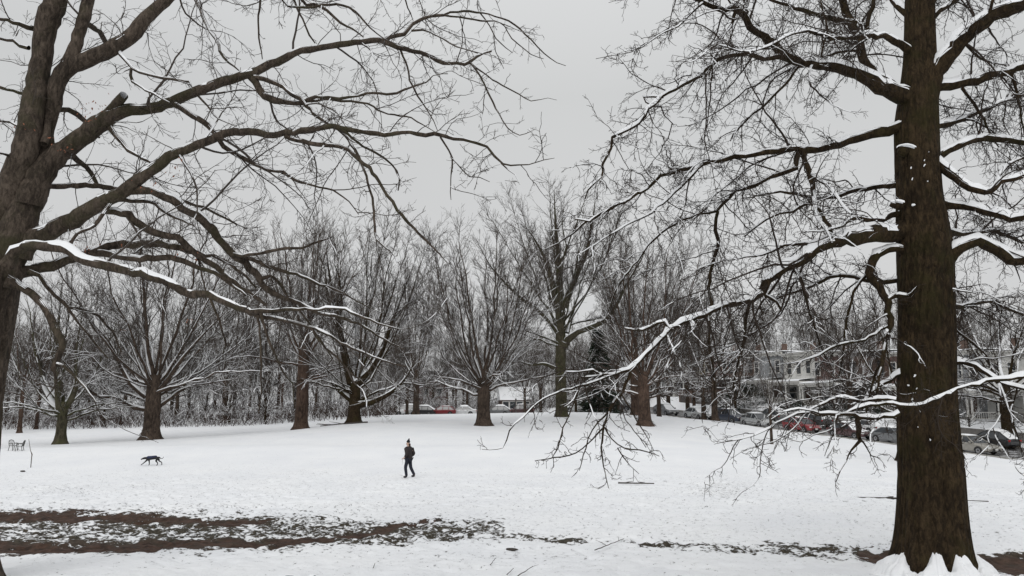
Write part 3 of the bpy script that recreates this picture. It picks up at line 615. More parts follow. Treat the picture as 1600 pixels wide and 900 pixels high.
# right tree
RY = 13.7
rb = on_ground(1458, RY)
def right_trunk(root, off):
    ax = []
    for x, y, w in [(1458, 905, 108), (1458, 870, 104), (1457, 800, 98), (1456, 740, 93), (1452, 680, 88), (1449, 600, 83), (1448, 500, 82), (1446, 400, 82), (1441, 340, 76), (1437, 300, 69), (1434, 240, 67), (1433, 190, 66), (1435, 150, 60), (1437, 100, 52), (1437, 50, 48), (1437, 0, 46), (1440, -80, 40), (1445, -180, 32)]:
        p = at(x, y, RY); ax.append((p[0], p[1], p[2], w * RY / F / 2))
    o, V = trunk_mesh('trunk', ax, M['bark_dark'], root, off, flare=.50, seg=160, step=.035, root_n=6, seed=2.2)
    # snow banked between the roots
    nA, nR = 300, 22
    rg2 = np.random.default_rng(5)
    a = 2 * np.pi * np.arange(nA) / nA
    hh = .02 + .33 * sstep(.43, .56, fbm(np.cos(a) * 3.4 + 9, np.sin(a) * 3.4 + 4, 2)) + .07 * (fbm(np.cos(a) * 7 + 3, np.sin(a) * 7 + 4, 3) - .5)
    zmin = V[0, 0, 2]
    dg = np.degrees(a); dg = np.where(dg > 180, dg - 360, dg)
    hh = np.interp(dg, [-180, -160, -148, -135, -127, -119, -105, -99, -94, -87, -73, -66, -55, -42, -34, -20, 0, 40, 80, 120, 150, 180], [.30, .34, .12, .02, .12, .40, .38, .10, .10, .38, .36, .12, .02, .03, .16, .40, .30, .12, .25, .1, .2, .30])
    hh = np.maximum(.01, hh + .10 * (fbm(np.cos(a) * 5 + 3, np.sin(a) * 5 + 4, 3) - .5))
    Vs = []
    # radius of the trunk at a given height
    zz = V[:, 0, 2]; rad = np.hypot(V[..., 0] - (V[..., 0].mean(1))[:, None], V[..., 1] - (V[..., 1].mean(1))[:, None])
    cx = V[..., 0].mean(1); cy = V[..., 1].mean(1)
    for i in range(nA):
        j = int(i / nA * 160) % 160
        zt = hh[i]; k = np.argmin(np.abs(zz - zt)); r0 = rad[k, j] - .015
        g = .30 + .45 * hh[i]
        for q in range(nR):
            t = q / (nR - 1)
            r = r0 + g * t
            x_ = cx[k] + r * math.cos(a[i]); y_ = cy[k] + r * math.sin(a[i])
            z = zt * (1 - t) ** 1.5 + (.07) * math.sin(min(1, t * 1.3) * math.pi) + .13 * (float(fbm(x_ * 6 + 5, y_ * 6 + 9, 4)) - .5) * min(1, t * 4) - .07 * t
            x = cx[k] + r * math.cos(a[i]); y = cy[k] + r * math.sin(a[i])
            rn = .10 * (float(fbm(a[i] * 3 + 3, t * 3 + 7, 2)) - .5) * min(1, t * 3); x += rn * math.cos(a[i]); y += rn * math.sin(a[i]); z += .07 * (float(fbm(x * 9 + 30, (y + z) * 9 + 9, 2)) - .5) * min(1, t * 7)
            zz_g = h1(x + off[0], y + off[1]) - off[2]
            Vs.append((x, y, z + zz_g))
    idx = np.arange(nA * nR).reshape(nA, nR)
    q = np.stack([idx[:, :-1], idx[:, 1:], np.roll(idx, -1, 0)[:, 1:], np.roll(idx, -1, 0)[:, :-1]], -1).reshape(-1, 4)
    mesh_np('root_snow', Vs, q, M['snow'], root)
    # blobs of snow on knots, a broken knob on the trunk
    mb = MB()
    for x, y, s in [(1461, 513, 4), (1476, 586, 3), (1430, 587, 4), (1420, 602, 4), (1426, 624, 5), (1468, 610, 5), (1438, 643, 4), (1435, 667, 3), (1454, 687, 3), (1428, 320, 6), (1424, 262, 3), (1445, 258, 3), (1450, 283, 3), (1445, 250, 2), (1452, 237, 2), (1426, 279, 3), (1486, 592, 3), (1433, 607, 2)]:
        p = at(x, y, RY)
        yy = RY - 41 / F * RY * math.sqrt(max(.05, 1 - ((x - 1448) / 41) ** 2)) * 1.0
        p = at(x, y, yy) - off; r = s / F * RY / 2 * 1.1
        tx, tz = random.uniform(-.8, .8), random.uniform(-1.3, 1.3)
        pts = [(p[0] + r * (tx * k + random.uniform(-.3, .3)), p[1] + .012, p[2] + r * (tz * k + random.uniform(-.2, .2))) for k in (-1, -.4, .2, .6, 1.1)]
        mb.tube(pts, [r * q * random.uniform(.6, 1.1) for q in (.25, .75, .5, .7, .2)], 7)
    mb.build('snow_clump', M['snow'], root, True)
    kb = MB()
    for pts in ["1410,323,10 1398,322,9 1391,320,6", "1416,238,20 1408,236,16 1404,234,10"]:
        b_ = parse(pts); Yk = RY - .15
        P = [at(x, y, Yk) - off for x, y, w in b_]
        kb.tube(P, [w * Yk / F / 2 for x, y, w in b_], 10)
    kb.build('knot', M['bark_dark'], root, True)
    S = Snow()
    for pts in ["1412,318,8 1402,316,9 1391,316,5", "1430,232,8 1418,229,12 1406,230,10 1402,232,6"]:
        b_ = parse(pts); P = np.array([at(x, y, RY - .45) - off for x, y, w in b_]); Rr = b_[:, 2] * RY / F / 2
        Q = catmull(np.column_stack([P, Rr]), .03)
        S.add(Q[None, :, :3], Q[None, :, 3] * .8, .05, 1, 7, 1, 0.0)
    S.mesh('snow', M['snow'], root)
cfgR = dict(seed=3, dens=1.5, wig=.27, trop=-.05, t3=10, t4=8, gap=.22, tsnow=1.1, tA=1.35, LA=3.6, tB=6.5, dB=5.0, e0=2, sh=1.3)
right_tree, TR = near_tree('oak_tree', [(a, b, c, d, (e * .8 if a in ('r10a', 'r10b', 'r10c', 'r10d', 'r10e', 'r10f', 'r10g', 'r10h', 'r12', 'r12b', 'r12c', 'r12f', 'r12g') else e), f) for a, b, c, d, e, f in RIGHT_LIMBS], RY, right_trunk, M['bark_dark'], M['twig'], cfgR,
    'massive dark-barked oak in the right foreground, snow banked on its roots', rb)
# left tree
LY = 12.5
lb = on_ground(-98, LY)
def left_trunk(root, off):
    ax = []
    for x, y, w in [(-98, 930, 150), (-98, 880, 146), (-92, 780, 138), (-80, 700, 130), (-72, 620, 126), (-62, 560, 126), (-52, 500, 128), (-40, 445, 124), (-26, 405, 106), (-12, 370, 70)]:
        p = at(x, y, LY); ax.append((p[0], p[1], p[2], w * LY / F / 2))
    trunk_mesh('trunk', ax, M['bark_warm'], root, off, flare=.5, seg=128, step=.05, root_n=5, seed=4)
cfgL = dict(seed=8, dens=.80, wig=.23, trop=.0, t3=7, t4=6, gap=.36, tsnow=.25, tA=.8, LA=2.8, tB=5.5, dB=3.8, e0=16)
left_tree, TL = near_tree('oak_tree', [(a, b, c, (d * .72 if not a.startswith('l6') else d * .62), (e * .5 if a == 'l7a' else e), f) for a, b, c, d, e, f in LEFT_LIMBS], LY, left_trunk, M['bark_warm'], M['twig_warm'], cfgL,
    'large grey-brown tree at the left edge, long limbs arching across the sky', lb)
# a few dead leaves hanging on the left tree
V, Q = [], []
rg = np.random.default_rng(11)
for x, y, n, s in [(138, 165, 16, 16), (145, 185, 10, 8), (40, 200, 10, 8), (270, 266, 14, 8), (290, 250, 8, 8), (230, 297, 14, 10), (215, 290, 8, 8), (130, 390, 22, 12), (112, 378, 6, 5), (140, 410, 8, 8), (195, 387, 4, 4), (288, 396, 7, 8), (150, 160, 8, 8), (193, 645 - 130, 3, 2), (298, 499, 5, 4), (100, 232, 10, 8), (80, 215, 5, 6)]:
    for _ in range(n):
        p = at(x + rg.normal() * s, y + rg.normal() * s * .6, LY + rg.normal() * .25 - .2) - np.array(lb)
        u = unit(rg.normal(size=3)); w = unit(np.cross(u, rg.normal(size=3))); w[2] -= .6; w = unit(w)
        l = .028 * rg.uniform(.6, 1.3); b0 = len(V)
        V += [p, p + u * l * .45 + w * l * .6, p + w * l * 1.6, p - u * l * .45 + w * l * .7]; Q.append((b0, b0 + 1, b0 + 2, b0 + 3))
mesh_np('dead_leaves', V, Q, M['leaf'], left_tree, smooth=False)
# ================================================================ GROUND
def axis_pts(fine0, fine1, st, far, g=1.09):
    a = list(np.arange(fine0, fine1, st)); x = a[-1]; d = st
    while x < far: d *= g; x += d; a.append(x)
    return a
xr = axis_pts(0, 17, .065, 700, 1.10); xs = np.array([-v for v in reversed(xr[1:])] + xr)
yf = axis_pts(11, 27, .06, 70, 1.012)
y2 = axis_pts(yf[-1] + .6, 145, .6, 1500, 1.15)
yb = [11 - .4 * i - .12 * i * i for i in range(1, 22)]
ys = np.array(list(reversed(yb)) + yf + y2)
GX, GY = np.meshgrid(xs, ys)
GZ = H(GX, GY)
PX, PY = proj(np.stack([GX, GY, GZ], -1))
near = np.clip((45 - GY) / 15, 0, 1) * (np.abs(GX) < 30)
def band(px, py, x0, y0, w0, x1, y1, w1):
    t = np.clip((px - x0) / (x1 - x0), 0, 1)
    cy = y0 + (y1 - y0) * t; w = w0 + (w1 - w0) * t
    inside = (px > x0 - 200 if x0 < 10 else px > x0) & (px < x1 + 1e-3 if x1 < 1590 else px > -1e9)
    return np.clip(1.25 - np.abs(py - cy) / np.maximum(w, .3), 0, 1) * inside
mud = np.zeros_like(GX)
ok = (GY > 8) & (GY < 40)
wob = (fbm(GX * .9, GY * .9, 3) - .5) + .8 * (fbm(GX * 3.5, GY * 3.5, 3) - .5)
py_ = PY + wob * 12
for b_ in [(0, 803, 10, 150, 805, 9), (150, 805, 9, 300, 813, 6), (300, 813, 6, 440, 818, 1),
           (0, 857, 11, 130, 856, 11), (130, 856, 11, 300, 849, 9), (300, 849, 9, 420, 846, 6), (420, 846, 6, 560, 834, 4), (560, 834, 5, 690, 808, 2),
           (1340, 866, 9, 1420, 872, 14), (1420, 872, 14, 1480, 875, 14), (1480, 875, 14, 1620, 882, 17)]:
    mud = np.maximum(mud, band(PX, py_, *b_) * ok)
mud = mud * (.35 + 1.1 * fbm(GX * 1.3 + 3, GY * 2.4 + 8, 4))
half = np.zeros_like(GX)
for b_ in [(0, 828, 48, 300, 832, 44), (300, 832, 44, 560, 830, 32), (560, 832, 30, 790, 826, 18), (770, 838, 6, 1060, 850, 9), (1000, 852, 8, 1250, 856, 11), (1200, 857, 11, 1420, 866, 20), (1420, 868, 16, 1620, 878, 24)]:
    half = np.maximum(half, band(PX, py_, *b_) * ok)
half = sstep(0, 1, half)
spk = np.zeros_like(GX)
for cx_, cy_, wx, wy, a_ in [(1130, 765, 110, 22, .8), (100, 765, 130, 14, .7), (230, 758, 60, 6, .7), (480, 738, 70, 8, .5), (900, 800, 260, 26, .45), (560, 790, 160, 14, .6), (1250, 800, 260, 20, .35), (1000, 742, 50, 5, .5), (700, 745, 300, 14, .25), (760, 870, 300, 18, .5), (250, 790, 320, 8, .7), (1300, 840, 250, 14, .5)]:
    spk = np.maximum(spk, a_ * np.exp(-((PX - cx_) / wx) ** 2 - ((PY - cy_) / wy) ** 2) * ok)
spk = np.maximum(spk, .42 * np.clip((GY - 11.5) / 6, 0, 1) * np.clip((46 - GY) / 10, 0, 1))
lump = fbm(GX * 3.2, GY * 3.2, 4) - .5
foot = np.clip(fbm(GX * 2.1 + 50, GY * 2.1 + 9, 3) - .56, 0, 1)
GZd = GZ + near * (.055 * lump - .45 * foot * (.35 + spk)) + near * (fbm(GX * 8, GY * 8, 2) - .5) * .05 * (.6 + spk)
GZd += near * (half * (lump * .12 - .02) - mud * .035)
nr, nc = GX.shape
V = np.stack([GX, GY, GZd], -1).reshape(-1, 3)
ii = np.arange(nr * nc).reshape(nr, nc)
Q = np.stack([ii[:-1, :-1], ii[:-1, 1:], ii[1:, 1:], ii[1:, :-1]], -1).reshape(-1, 4)
m, nt, b = mat('snowy_ground'); M['ground'] = m
ge = N(nt, 'ShaderNodeNewGeometry'); pos = ge.outputs['Position']
at_ = N(nt, 'ShaderNodeAttribute'); at_.attribute_name = 'cover'
sepc = N(nt, 'ShaderNodeSeparateColor'); nt.links.new(at_.outputs['Color'], sepc.inputs[0])
n1 = noise(nt, 3.0, 6, .66, pos); n2 = noise(nt, 9.0, 5, .6, pos); n3 = noise(nt, 30.0, 3, .6, pos)
# bare = threshold(noise + mud/half/speck)
f = math_n(nt, 'ADD', math_n(nt, 'MULTIPLY', n1, .5), math_n(nt, 'MULTIPLY', n2, .5))
t = math_n(nt, 'ADD', math_n(nt, 'MULTIPLY', sepc.outputs[0], .24), math_n(nt, 'MULTIPLY', sepc.outputs[1], .17))
bare1 = math_n(nt, 'MULTIPLY', math_n(nt, 'SUBTRACT', math_n(nt, 'ADD', f, t), .635), 22, clamp=True)
sf = math_n(nt, 'ADD', math_n(nt, 'MULTIPLY', n2, .62), math_n(nt, 'MULTIPLY', n3, .38))
bare2 = math_n(nt, 'MULTIPLY', math_n(nt, 'SUBTRACT', math_n(nt, 'ADD', sf, math_n(nt, 'MULTIPLY', sepc.outputs[2], .12)), .628), 14, clamp=True)
bare = math_n(nt, 'MAXIMUM', bare1, math_n(nt, 'MULTIPLY', bare2, .85))
mudc = ramp(nt, noise(nt, 6, 5, .65, pos), [(.3, (.016, .011, .008)), (.5, (.052, .030, .021)), (.72, (.10, .058, .042))])
grass = ramp(nt, noise(nt, 14, 4, .6, pos), [(.35, (.022, .020, .014)), (.7, (.085, .07, .05))])
mx1 = N(nt, 'ShaderNodeMix', data_type='RGBA'); nt.links.new(math_n(nt, 'MULTIPLY', sepc.outputs[0], 1.5, clamp=True), mx1.inputs[0]); nt.links.new(grass, mx1.inputs[6]); nt.links.new(mudc, mx1.inputs[7])
snc = ramp(nt, noise(nt, .35, 5, .6, pos), [(.3, (.80, .815, .84)), (.7, (.87, .88, .89))])
mx2 = N(nt, 'ShaderNodeMix', data_type='RGBA'); nt.links.new(bare, mx2.inputs[0]); nt.links.new(snc, mx2.inputs[6]); nt.links.new(mx1.outputs[2], mx2.inputs[7])
nt.links.new(mx2.outputs[2], b.inputs['Base Color'])
b.inputs['Roughness'].default_value = .8; b.inputs['Specular IOR Level'].default_value = .2
hgt = math_n(nt, 'ADD', math_n(nt, 'MULTIPLY', bare, -1.0), math_n(nt, 'ADD', math_n(nt, 'MULTIPLY', n2, .9), math_n(nt, 'MULTIPLY', n3, .35)))
bp = N(nt, 'ShaderNodeBump'); bp.inputs['Strength'].default_value = .75; bp.inputs['Distance'].default_value = .04
nt.links.new(hgt, bp.inputs['Height']); nt.links.new(bp.outputs[0], b.inputs['Normal'])
g = mesh_np('ground', V, Q, M['ground']); g['kind'] = 'structure'
ca = g.data.color_attributes.new('cover', 'FLOAT_COLOR', 'POINT')
C4 = np.stack([mud, half, spk, np.ones_like(mud)], -1).reshape(-1).astype(np.float32)
ca.data.foreach_set('color', C4)

# street: wet asphalt with slush, following the ground
def strip(name, s0, s1, offs, mt, dz, parent=None, ds=1.0):
    ss = np.arange(s0, s1 + .01, ds); V = []; Q = []
    for s in ss:
        for o in offs:
            q = SA + SU * s + SN * o; V.append((q[0], q[1], float(street_z(s)) + dz))
    k = len(offs)
    for i in range(len(ss) - 1):
        for j in range(k - 1): Q.append((i * k + j, i * k + j + 1, (i + 1) * k + j + 1, (i + 1) * k + j))
    o = mesh_np(name, V, Q, mt, parent, smooth=False); o['kind'] = 'structure'; return o
m, nt, b = mat('asphalt'); M['asphalt'] = m
ge = N(nt, 'ShaderNodeNewGeometry')
f = noise(nt, .9, 6, .7, ge.outputs['Position'])
nt.links.new(ramp(nt, f, [(.40, (.045, .043, .042)), (.52, (.075, .072, .07)), (.60, (.42, .42, .43)), (.7, (.7, .71, .73))]), b.inputs['Base Color'])
b.inputs['Roughness'].default_value = .45
strip('street', -34, 100, [.05, 2, 4, 6, 8, 9.2], M['asphalt'], .03)
M['concrete'] = simple('concrete', (.30, .29, .27), .85, scale=2, bump=.3)
def kerb(o0):
    mb = MB(); ss = list(range(-34, 101, 2))
    for i in range(len(ss) - 1):
        V = []
        for s in (ss[i], ss[i + 1]):
            for o, z in ((o0, -.1), (o0, .15), (o0 + .16, .15), (o0 + .16, -.1)):
                q = SA + SU * s + SN * o; V.append((q[0], q[1], float(street_z(s)) + z))
        mb.add(V, [(0, 1, 5, 4), (1, 2, 6, 5), (2, 3, 7, 6)])
    o = mb.build('kerb', M['concrete']); o['kind'] = 'structure'
kerb(-.08); kerb(9.2)

# ================================================================ MID AND FAR TREES
def vase(name, hgt, wid, th, tr, nst, seed, barkm, twigm, snow=.5, low=0, l2=1.5, l3=2.0, l4=2.2, amax=62, rtw=.011, label=None, group=None, loc=None, extra=None, flare=.7, lean=(0, 0), open_=0.0, droop=0, smax=1.0, cat='tree'):
    rg = np.random.default_rng(seed); rtw = rtw * .82
    root = empty(name, loc if loc is not None else (0, 0, 0))
    if label: tag(root, label, cat, group)
    # trunk
    zz = np.array([-.3, 0, .25, .6, 1.2, th * .5, th * .8, th, th * 1.15]); zz = np.unique(np.sort(zz))
    lx = lean[0] * (zz / max(th, .1)); ly = lean[1] * (zz / max(th, .1))
    rr = tr * (1 + .75 * flare * np.exp(-np.maximum(zz, 0) / .3)) * (1 - .12 * zz / th)
    ax = np.column_stack([lx, ly, zz, rr])
    trunk_mesh('trunk', ax, barkm, root, np.zeros(3), flare=.25 * flare, seg=20, step=.25, groove=.12, root_n=5, seed=seed % 7)
    W, S = Tubes(), Snow()
    n = 14; stems = []; srad = []
    for i in range(nst):
        u = (i + .5) / nst
        a = R(min(amax * 1.22, 82)) * (u ** .7) * rg.uniform(.85, 1.1)
        az = i * 2.39996 + rg.uniform(-.3, .3) + seed
        if u > .55: az = rg.uniform(0, 6.283)
        hd = np.array([math.cos(az), math.sin(az), 0])
        z0 = th * (1 - .32 * u * rg.uniform(.2, 1)) + (0 if u > .2 else rg.uniform(0, .1) * hgt * open_ * 3)
        p0 = np.array([lean[0] * z0 / th, lean[1] * z0 / th, z0])
        ar = min(a, 1.4)
        ez = z0 + (hgt - z0) * (math.cos(ar * .92) ** .55) * rg.uniform(.82, .98)
        er = 1.12 * wid * math.sin(ar) ** .75 * rg.uniform(.8, 1.08)
        p3 = np.array([0, 0, ez]) + hd * er + np.array([lean[0], lean[1], 0]) * 1.3
        L = np.linalg.norm(p3 - p0)
        d0 = hd * math.sin(ar * 1.02 + .12) + np.array([0, 0, math.cos(ar * 1.02 + .12)])
        p1 = p0 + d0 * L * .38
        p2 = p3 - (np.array([0, 0, 1]) * .62 + hd * .62 * math.sin(ar)) * L * .30
        t = np.linspace(0, 1, n)[:, None]
        P = (1 - t) ** 3 * p0 + 3 * (1 - t) ** 2 * t * p1 + 3 * (1 - t) * t ** 2 * p2 + t ** 3 * p3
        w = np.cumsum(rg.normal(size=(n, 3)) * L * .009, axis=0); w[0] = 0; P = P + w
        r0 = tr * (.27 - .14 * u) * rg.uniform(.7, 1.2) * min(1.1, (14 / nst) ** .4)
        stems.append(P); srad.append(r0 * (1 - t[:, 0]) ** 1.05 * .92 + .010)
    ST, SR = np.array(stems), np.array(srad)
    W.add(ST, SR, 6)
    lows = []
    for i in range(low):
        az = rg.uniform(0, 6.283) if i > 1 else (0.15 + math.pi * i + rg.uniform(-.3, .3))
        hd = np.array([math.cos(az), math.sin(az), 0]); z0 = th * rg.uniform(.55, .95); L = wid * rg.uniform(.6, 1.0)
        t = np.linspace(0, 1, n)[:, None]
        P = np.array([0, 0, z0]) + hd * L * t + np.array([0, 0, 1]) * L * (.10 * np.sin(t * 3.1) - droop * t + .16 * t ** 2 * 1)
        w = np.cumsum(rg.normal(size=(n, 3)) * L * .012, axis=0); w[0] = 0
        lows.append(P + w)
    if lows:
        LP = np.array(lows); LR = (tr * .2 * (1 - np.linspace(0, 1, n)) + .02)[None].repeat(len(lows), 0)
        W.add(LP, LR, 6); ST = np.concatenate([ST, LP]); SR = np.concatenate([SR, LR])
    if extra is not None:
        for P, Rr in extra:
            q = catmull(np.column_stack([P, Rr]), max(.2, np.linalg.norm(P[-1] - P[0]) / 22)); ii_ = np.linspace(0, len(q) - 1, n).astype(int)
            q = q[ii_]; W.add(q[None, :, :3], q[None, :, 3], 7)
            ST = np.concatenate([ST, q[None, :, :3]]); SR = np.concatenate([SR, q[None, :, 3]])
    CR = Tubes()
    A, a_ = spawn(ST, SR, l2 * .85, .46, (1.0, hgt * .34), .42, rtw * 1.8, rtw * .9, (20, 48), 9, .06, .025, t0=.16, rg=rg, rmax=.05)
    CR.add(A, a_, 4)
    B, b_ = spawn(A, a_, l3 * 1.2, .45, (.7, hgt * .15), .5, rtw * 1.15, rtw * .8, (20, 46), 6, .07, .03, t0=.12, rg=rg, rmax=.03)
    CR.add(B, b_, 3)
    B2, b2 = spawn(ST, SR, l3 * 1.2, .16, (.8, hgt * .11), .3, rtw * 1.3, rtw * .8, (25, 60), 6, .08, .03, t0=.2, rg=rg, rmax=.025)
    CR.add(B2, b2, 3)
    if l4 > 0:
        for X, x in ((B, b_), (B2, b2)):
            C, c_ = spawn(X, x, l4 * 1.25, .5, (.45, 1.5), .7, rtw * .85, rtw * .65, (20, 48), 4, .09, .03, t0=.15, rg=rg, rmax=.015)
            CR.add(C, c_, 3)
    if snow > 0:
        zc = lambda P: P[:, 0, 2] / hgt
        S.add(ST, SR, lambda r: .035 + .45 * np.minimum(r, .12), snow, 5, 1.15, .16, .8)
        p = rg.random(len(A)); S.add(A, a_, .045, snow, 4, 1.5, .25, .8, mask=p < 1.15 * smax - zc(A) * 1.2)
        p = rg.random(len(B)); S.add(B, b_, .036, snow, 4, 1.5, .28, .8, mask=p < 1.0 * smax - zc(B) * 1.5)
        p = rg.random(len(B2)); S.add(B2, b2, .036, snow, 4, 1.5, .28, .8, mask=p < 1.0 * smax - zc(B2) * 1.5)
    lo = W.mesh('limbs', barkm, root)
    CR.mesh('crown', twigm, root)
    S.mesh('snow', M['snow'], root, .30, 14)
    return root
def px_limb(s, Y, dY, loc):
    a = parse(s); t = np.linspace(0, 1, len(a))
    P = np.array([at(x, y, Y + dY * tt) for (x, y, w), tt in zip(a, t)]) - np.array(loc)
    return P, a[:, 2] * Y / F / 2 * (1 - .8 * t ** 2.2)
def place(px, Y): return on_ground(px, Y)
L = place(94, 57)
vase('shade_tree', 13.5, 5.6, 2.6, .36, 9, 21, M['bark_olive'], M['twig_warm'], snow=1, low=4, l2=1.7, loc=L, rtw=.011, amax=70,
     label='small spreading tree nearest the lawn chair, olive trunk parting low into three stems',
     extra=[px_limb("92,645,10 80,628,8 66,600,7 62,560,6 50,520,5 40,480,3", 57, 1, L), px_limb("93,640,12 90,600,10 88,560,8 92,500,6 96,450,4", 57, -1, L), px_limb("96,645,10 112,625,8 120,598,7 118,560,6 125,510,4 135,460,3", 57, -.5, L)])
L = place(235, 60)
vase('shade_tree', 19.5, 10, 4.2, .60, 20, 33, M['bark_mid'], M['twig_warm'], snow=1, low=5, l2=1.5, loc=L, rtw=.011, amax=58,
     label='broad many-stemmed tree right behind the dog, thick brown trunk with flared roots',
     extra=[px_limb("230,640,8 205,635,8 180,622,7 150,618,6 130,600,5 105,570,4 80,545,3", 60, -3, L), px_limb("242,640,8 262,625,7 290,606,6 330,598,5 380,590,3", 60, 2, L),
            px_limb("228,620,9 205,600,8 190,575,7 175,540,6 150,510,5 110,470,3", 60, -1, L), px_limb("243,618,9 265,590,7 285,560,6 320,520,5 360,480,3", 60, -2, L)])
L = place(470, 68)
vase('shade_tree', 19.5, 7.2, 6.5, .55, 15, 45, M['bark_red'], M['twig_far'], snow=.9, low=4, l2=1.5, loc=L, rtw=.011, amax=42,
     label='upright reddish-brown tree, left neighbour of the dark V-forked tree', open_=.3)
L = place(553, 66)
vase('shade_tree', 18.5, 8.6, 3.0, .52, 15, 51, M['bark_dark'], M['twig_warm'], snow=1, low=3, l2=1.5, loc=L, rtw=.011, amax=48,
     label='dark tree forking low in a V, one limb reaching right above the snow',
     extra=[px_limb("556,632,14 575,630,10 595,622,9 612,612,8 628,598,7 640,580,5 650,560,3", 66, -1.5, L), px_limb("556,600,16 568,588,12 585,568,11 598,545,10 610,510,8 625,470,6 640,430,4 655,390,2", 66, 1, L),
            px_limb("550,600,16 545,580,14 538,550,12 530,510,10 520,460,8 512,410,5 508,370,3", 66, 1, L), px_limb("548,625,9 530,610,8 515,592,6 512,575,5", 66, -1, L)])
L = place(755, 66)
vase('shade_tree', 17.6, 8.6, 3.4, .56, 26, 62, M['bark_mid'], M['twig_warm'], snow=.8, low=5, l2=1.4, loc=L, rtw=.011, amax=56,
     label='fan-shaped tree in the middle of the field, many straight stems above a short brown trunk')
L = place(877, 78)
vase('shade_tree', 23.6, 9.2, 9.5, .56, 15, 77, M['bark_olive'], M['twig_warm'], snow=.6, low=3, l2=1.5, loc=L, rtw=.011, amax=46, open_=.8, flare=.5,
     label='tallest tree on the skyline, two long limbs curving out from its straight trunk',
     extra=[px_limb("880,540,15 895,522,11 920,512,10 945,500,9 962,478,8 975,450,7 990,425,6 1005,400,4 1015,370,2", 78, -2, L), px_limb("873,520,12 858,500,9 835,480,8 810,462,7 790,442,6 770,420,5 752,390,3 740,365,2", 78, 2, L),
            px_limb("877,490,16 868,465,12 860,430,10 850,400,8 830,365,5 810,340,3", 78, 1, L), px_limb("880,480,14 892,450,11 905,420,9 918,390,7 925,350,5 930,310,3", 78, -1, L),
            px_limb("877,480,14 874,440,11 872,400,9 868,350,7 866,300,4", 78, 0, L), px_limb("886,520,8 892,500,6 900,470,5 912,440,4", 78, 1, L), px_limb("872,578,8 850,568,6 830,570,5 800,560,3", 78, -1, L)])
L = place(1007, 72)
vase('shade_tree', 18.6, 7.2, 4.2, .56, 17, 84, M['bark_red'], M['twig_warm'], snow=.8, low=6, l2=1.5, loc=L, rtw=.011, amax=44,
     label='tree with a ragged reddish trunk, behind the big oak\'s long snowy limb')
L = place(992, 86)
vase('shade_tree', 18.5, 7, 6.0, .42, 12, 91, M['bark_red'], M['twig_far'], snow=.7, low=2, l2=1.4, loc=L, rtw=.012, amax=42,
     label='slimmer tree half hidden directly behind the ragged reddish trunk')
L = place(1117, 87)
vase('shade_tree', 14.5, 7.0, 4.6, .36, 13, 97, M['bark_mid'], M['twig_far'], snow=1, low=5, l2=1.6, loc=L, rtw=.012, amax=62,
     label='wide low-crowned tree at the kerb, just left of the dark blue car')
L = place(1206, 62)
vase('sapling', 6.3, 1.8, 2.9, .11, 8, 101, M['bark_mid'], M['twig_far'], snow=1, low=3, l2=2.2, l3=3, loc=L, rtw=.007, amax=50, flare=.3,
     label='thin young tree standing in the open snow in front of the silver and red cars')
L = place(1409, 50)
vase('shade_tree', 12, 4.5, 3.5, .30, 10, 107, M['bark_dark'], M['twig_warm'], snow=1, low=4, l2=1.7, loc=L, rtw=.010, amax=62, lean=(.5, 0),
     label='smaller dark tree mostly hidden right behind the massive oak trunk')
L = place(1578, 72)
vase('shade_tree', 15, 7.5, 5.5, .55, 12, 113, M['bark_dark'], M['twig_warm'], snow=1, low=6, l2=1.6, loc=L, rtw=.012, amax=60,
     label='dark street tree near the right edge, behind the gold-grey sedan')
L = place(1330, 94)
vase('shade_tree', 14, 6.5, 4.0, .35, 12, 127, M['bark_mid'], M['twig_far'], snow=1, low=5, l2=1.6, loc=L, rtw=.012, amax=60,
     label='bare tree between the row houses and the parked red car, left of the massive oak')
# second line of trees and the wood: four kinds, copied
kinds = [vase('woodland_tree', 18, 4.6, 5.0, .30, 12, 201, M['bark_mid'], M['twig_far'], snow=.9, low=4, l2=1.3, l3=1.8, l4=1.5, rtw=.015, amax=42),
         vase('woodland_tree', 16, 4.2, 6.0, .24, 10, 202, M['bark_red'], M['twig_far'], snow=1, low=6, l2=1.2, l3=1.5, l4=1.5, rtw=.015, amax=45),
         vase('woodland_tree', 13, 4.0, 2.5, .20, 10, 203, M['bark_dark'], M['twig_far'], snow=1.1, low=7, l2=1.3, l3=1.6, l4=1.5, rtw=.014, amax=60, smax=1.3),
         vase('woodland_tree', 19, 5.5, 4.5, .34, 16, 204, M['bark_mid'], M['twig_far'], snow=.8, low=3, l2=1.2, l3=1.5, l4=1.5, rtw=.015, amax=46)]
used = [False] * 4
rgw = np.random.default_rng(31)
def put(kind, px, Y, sc, label, group, rz=None):
    p = on_ground(px, Y)
    o = kinds[kind] if not used[kind] else copy_tree(kinds[kind]); used[kind] = True
    o.location = p; o.rotation_euler.z = rgw.uniform(0, 6.28) if rz is None else rz; o.scale = (sc, sc, sc * rgw.uniform(.95, 1.06))
    tag(o, label, 'tree', group); return o
WL, WG = 'bare snow-dusted tree in the dense wood behind the left half of the field', 'trees of the wood behind the field'
row = [(350, 86, 3, 1.0), (415, 92, 0, 1.15), (650, 92, 3, 1.05), (30, 74, 1, .8), (-60, 72, 0, .8)]
for px, Y, k, sc in row: put(k, px, Y, sc, WL, WG)
n = 0
for i in range(87):
    px = -130 + (i % 29) * 27 + rgw.uniform(-10, 10); Y = (80, 92, 108)[i // 29] + rgw.uniform(-4, 12) + max(0, (px - 350)) * .06
    put(int(rgw.integers(0, 4)) if i >= 29 else int(rgw.choice([1, 2, 2, 0])), px, Y, rgw.uniform(.50, .76), WL, WG)
ML, MG = 'bare tree in the distant line beyond the parked cars at the field centre', 'trees beyond the far parked cars'
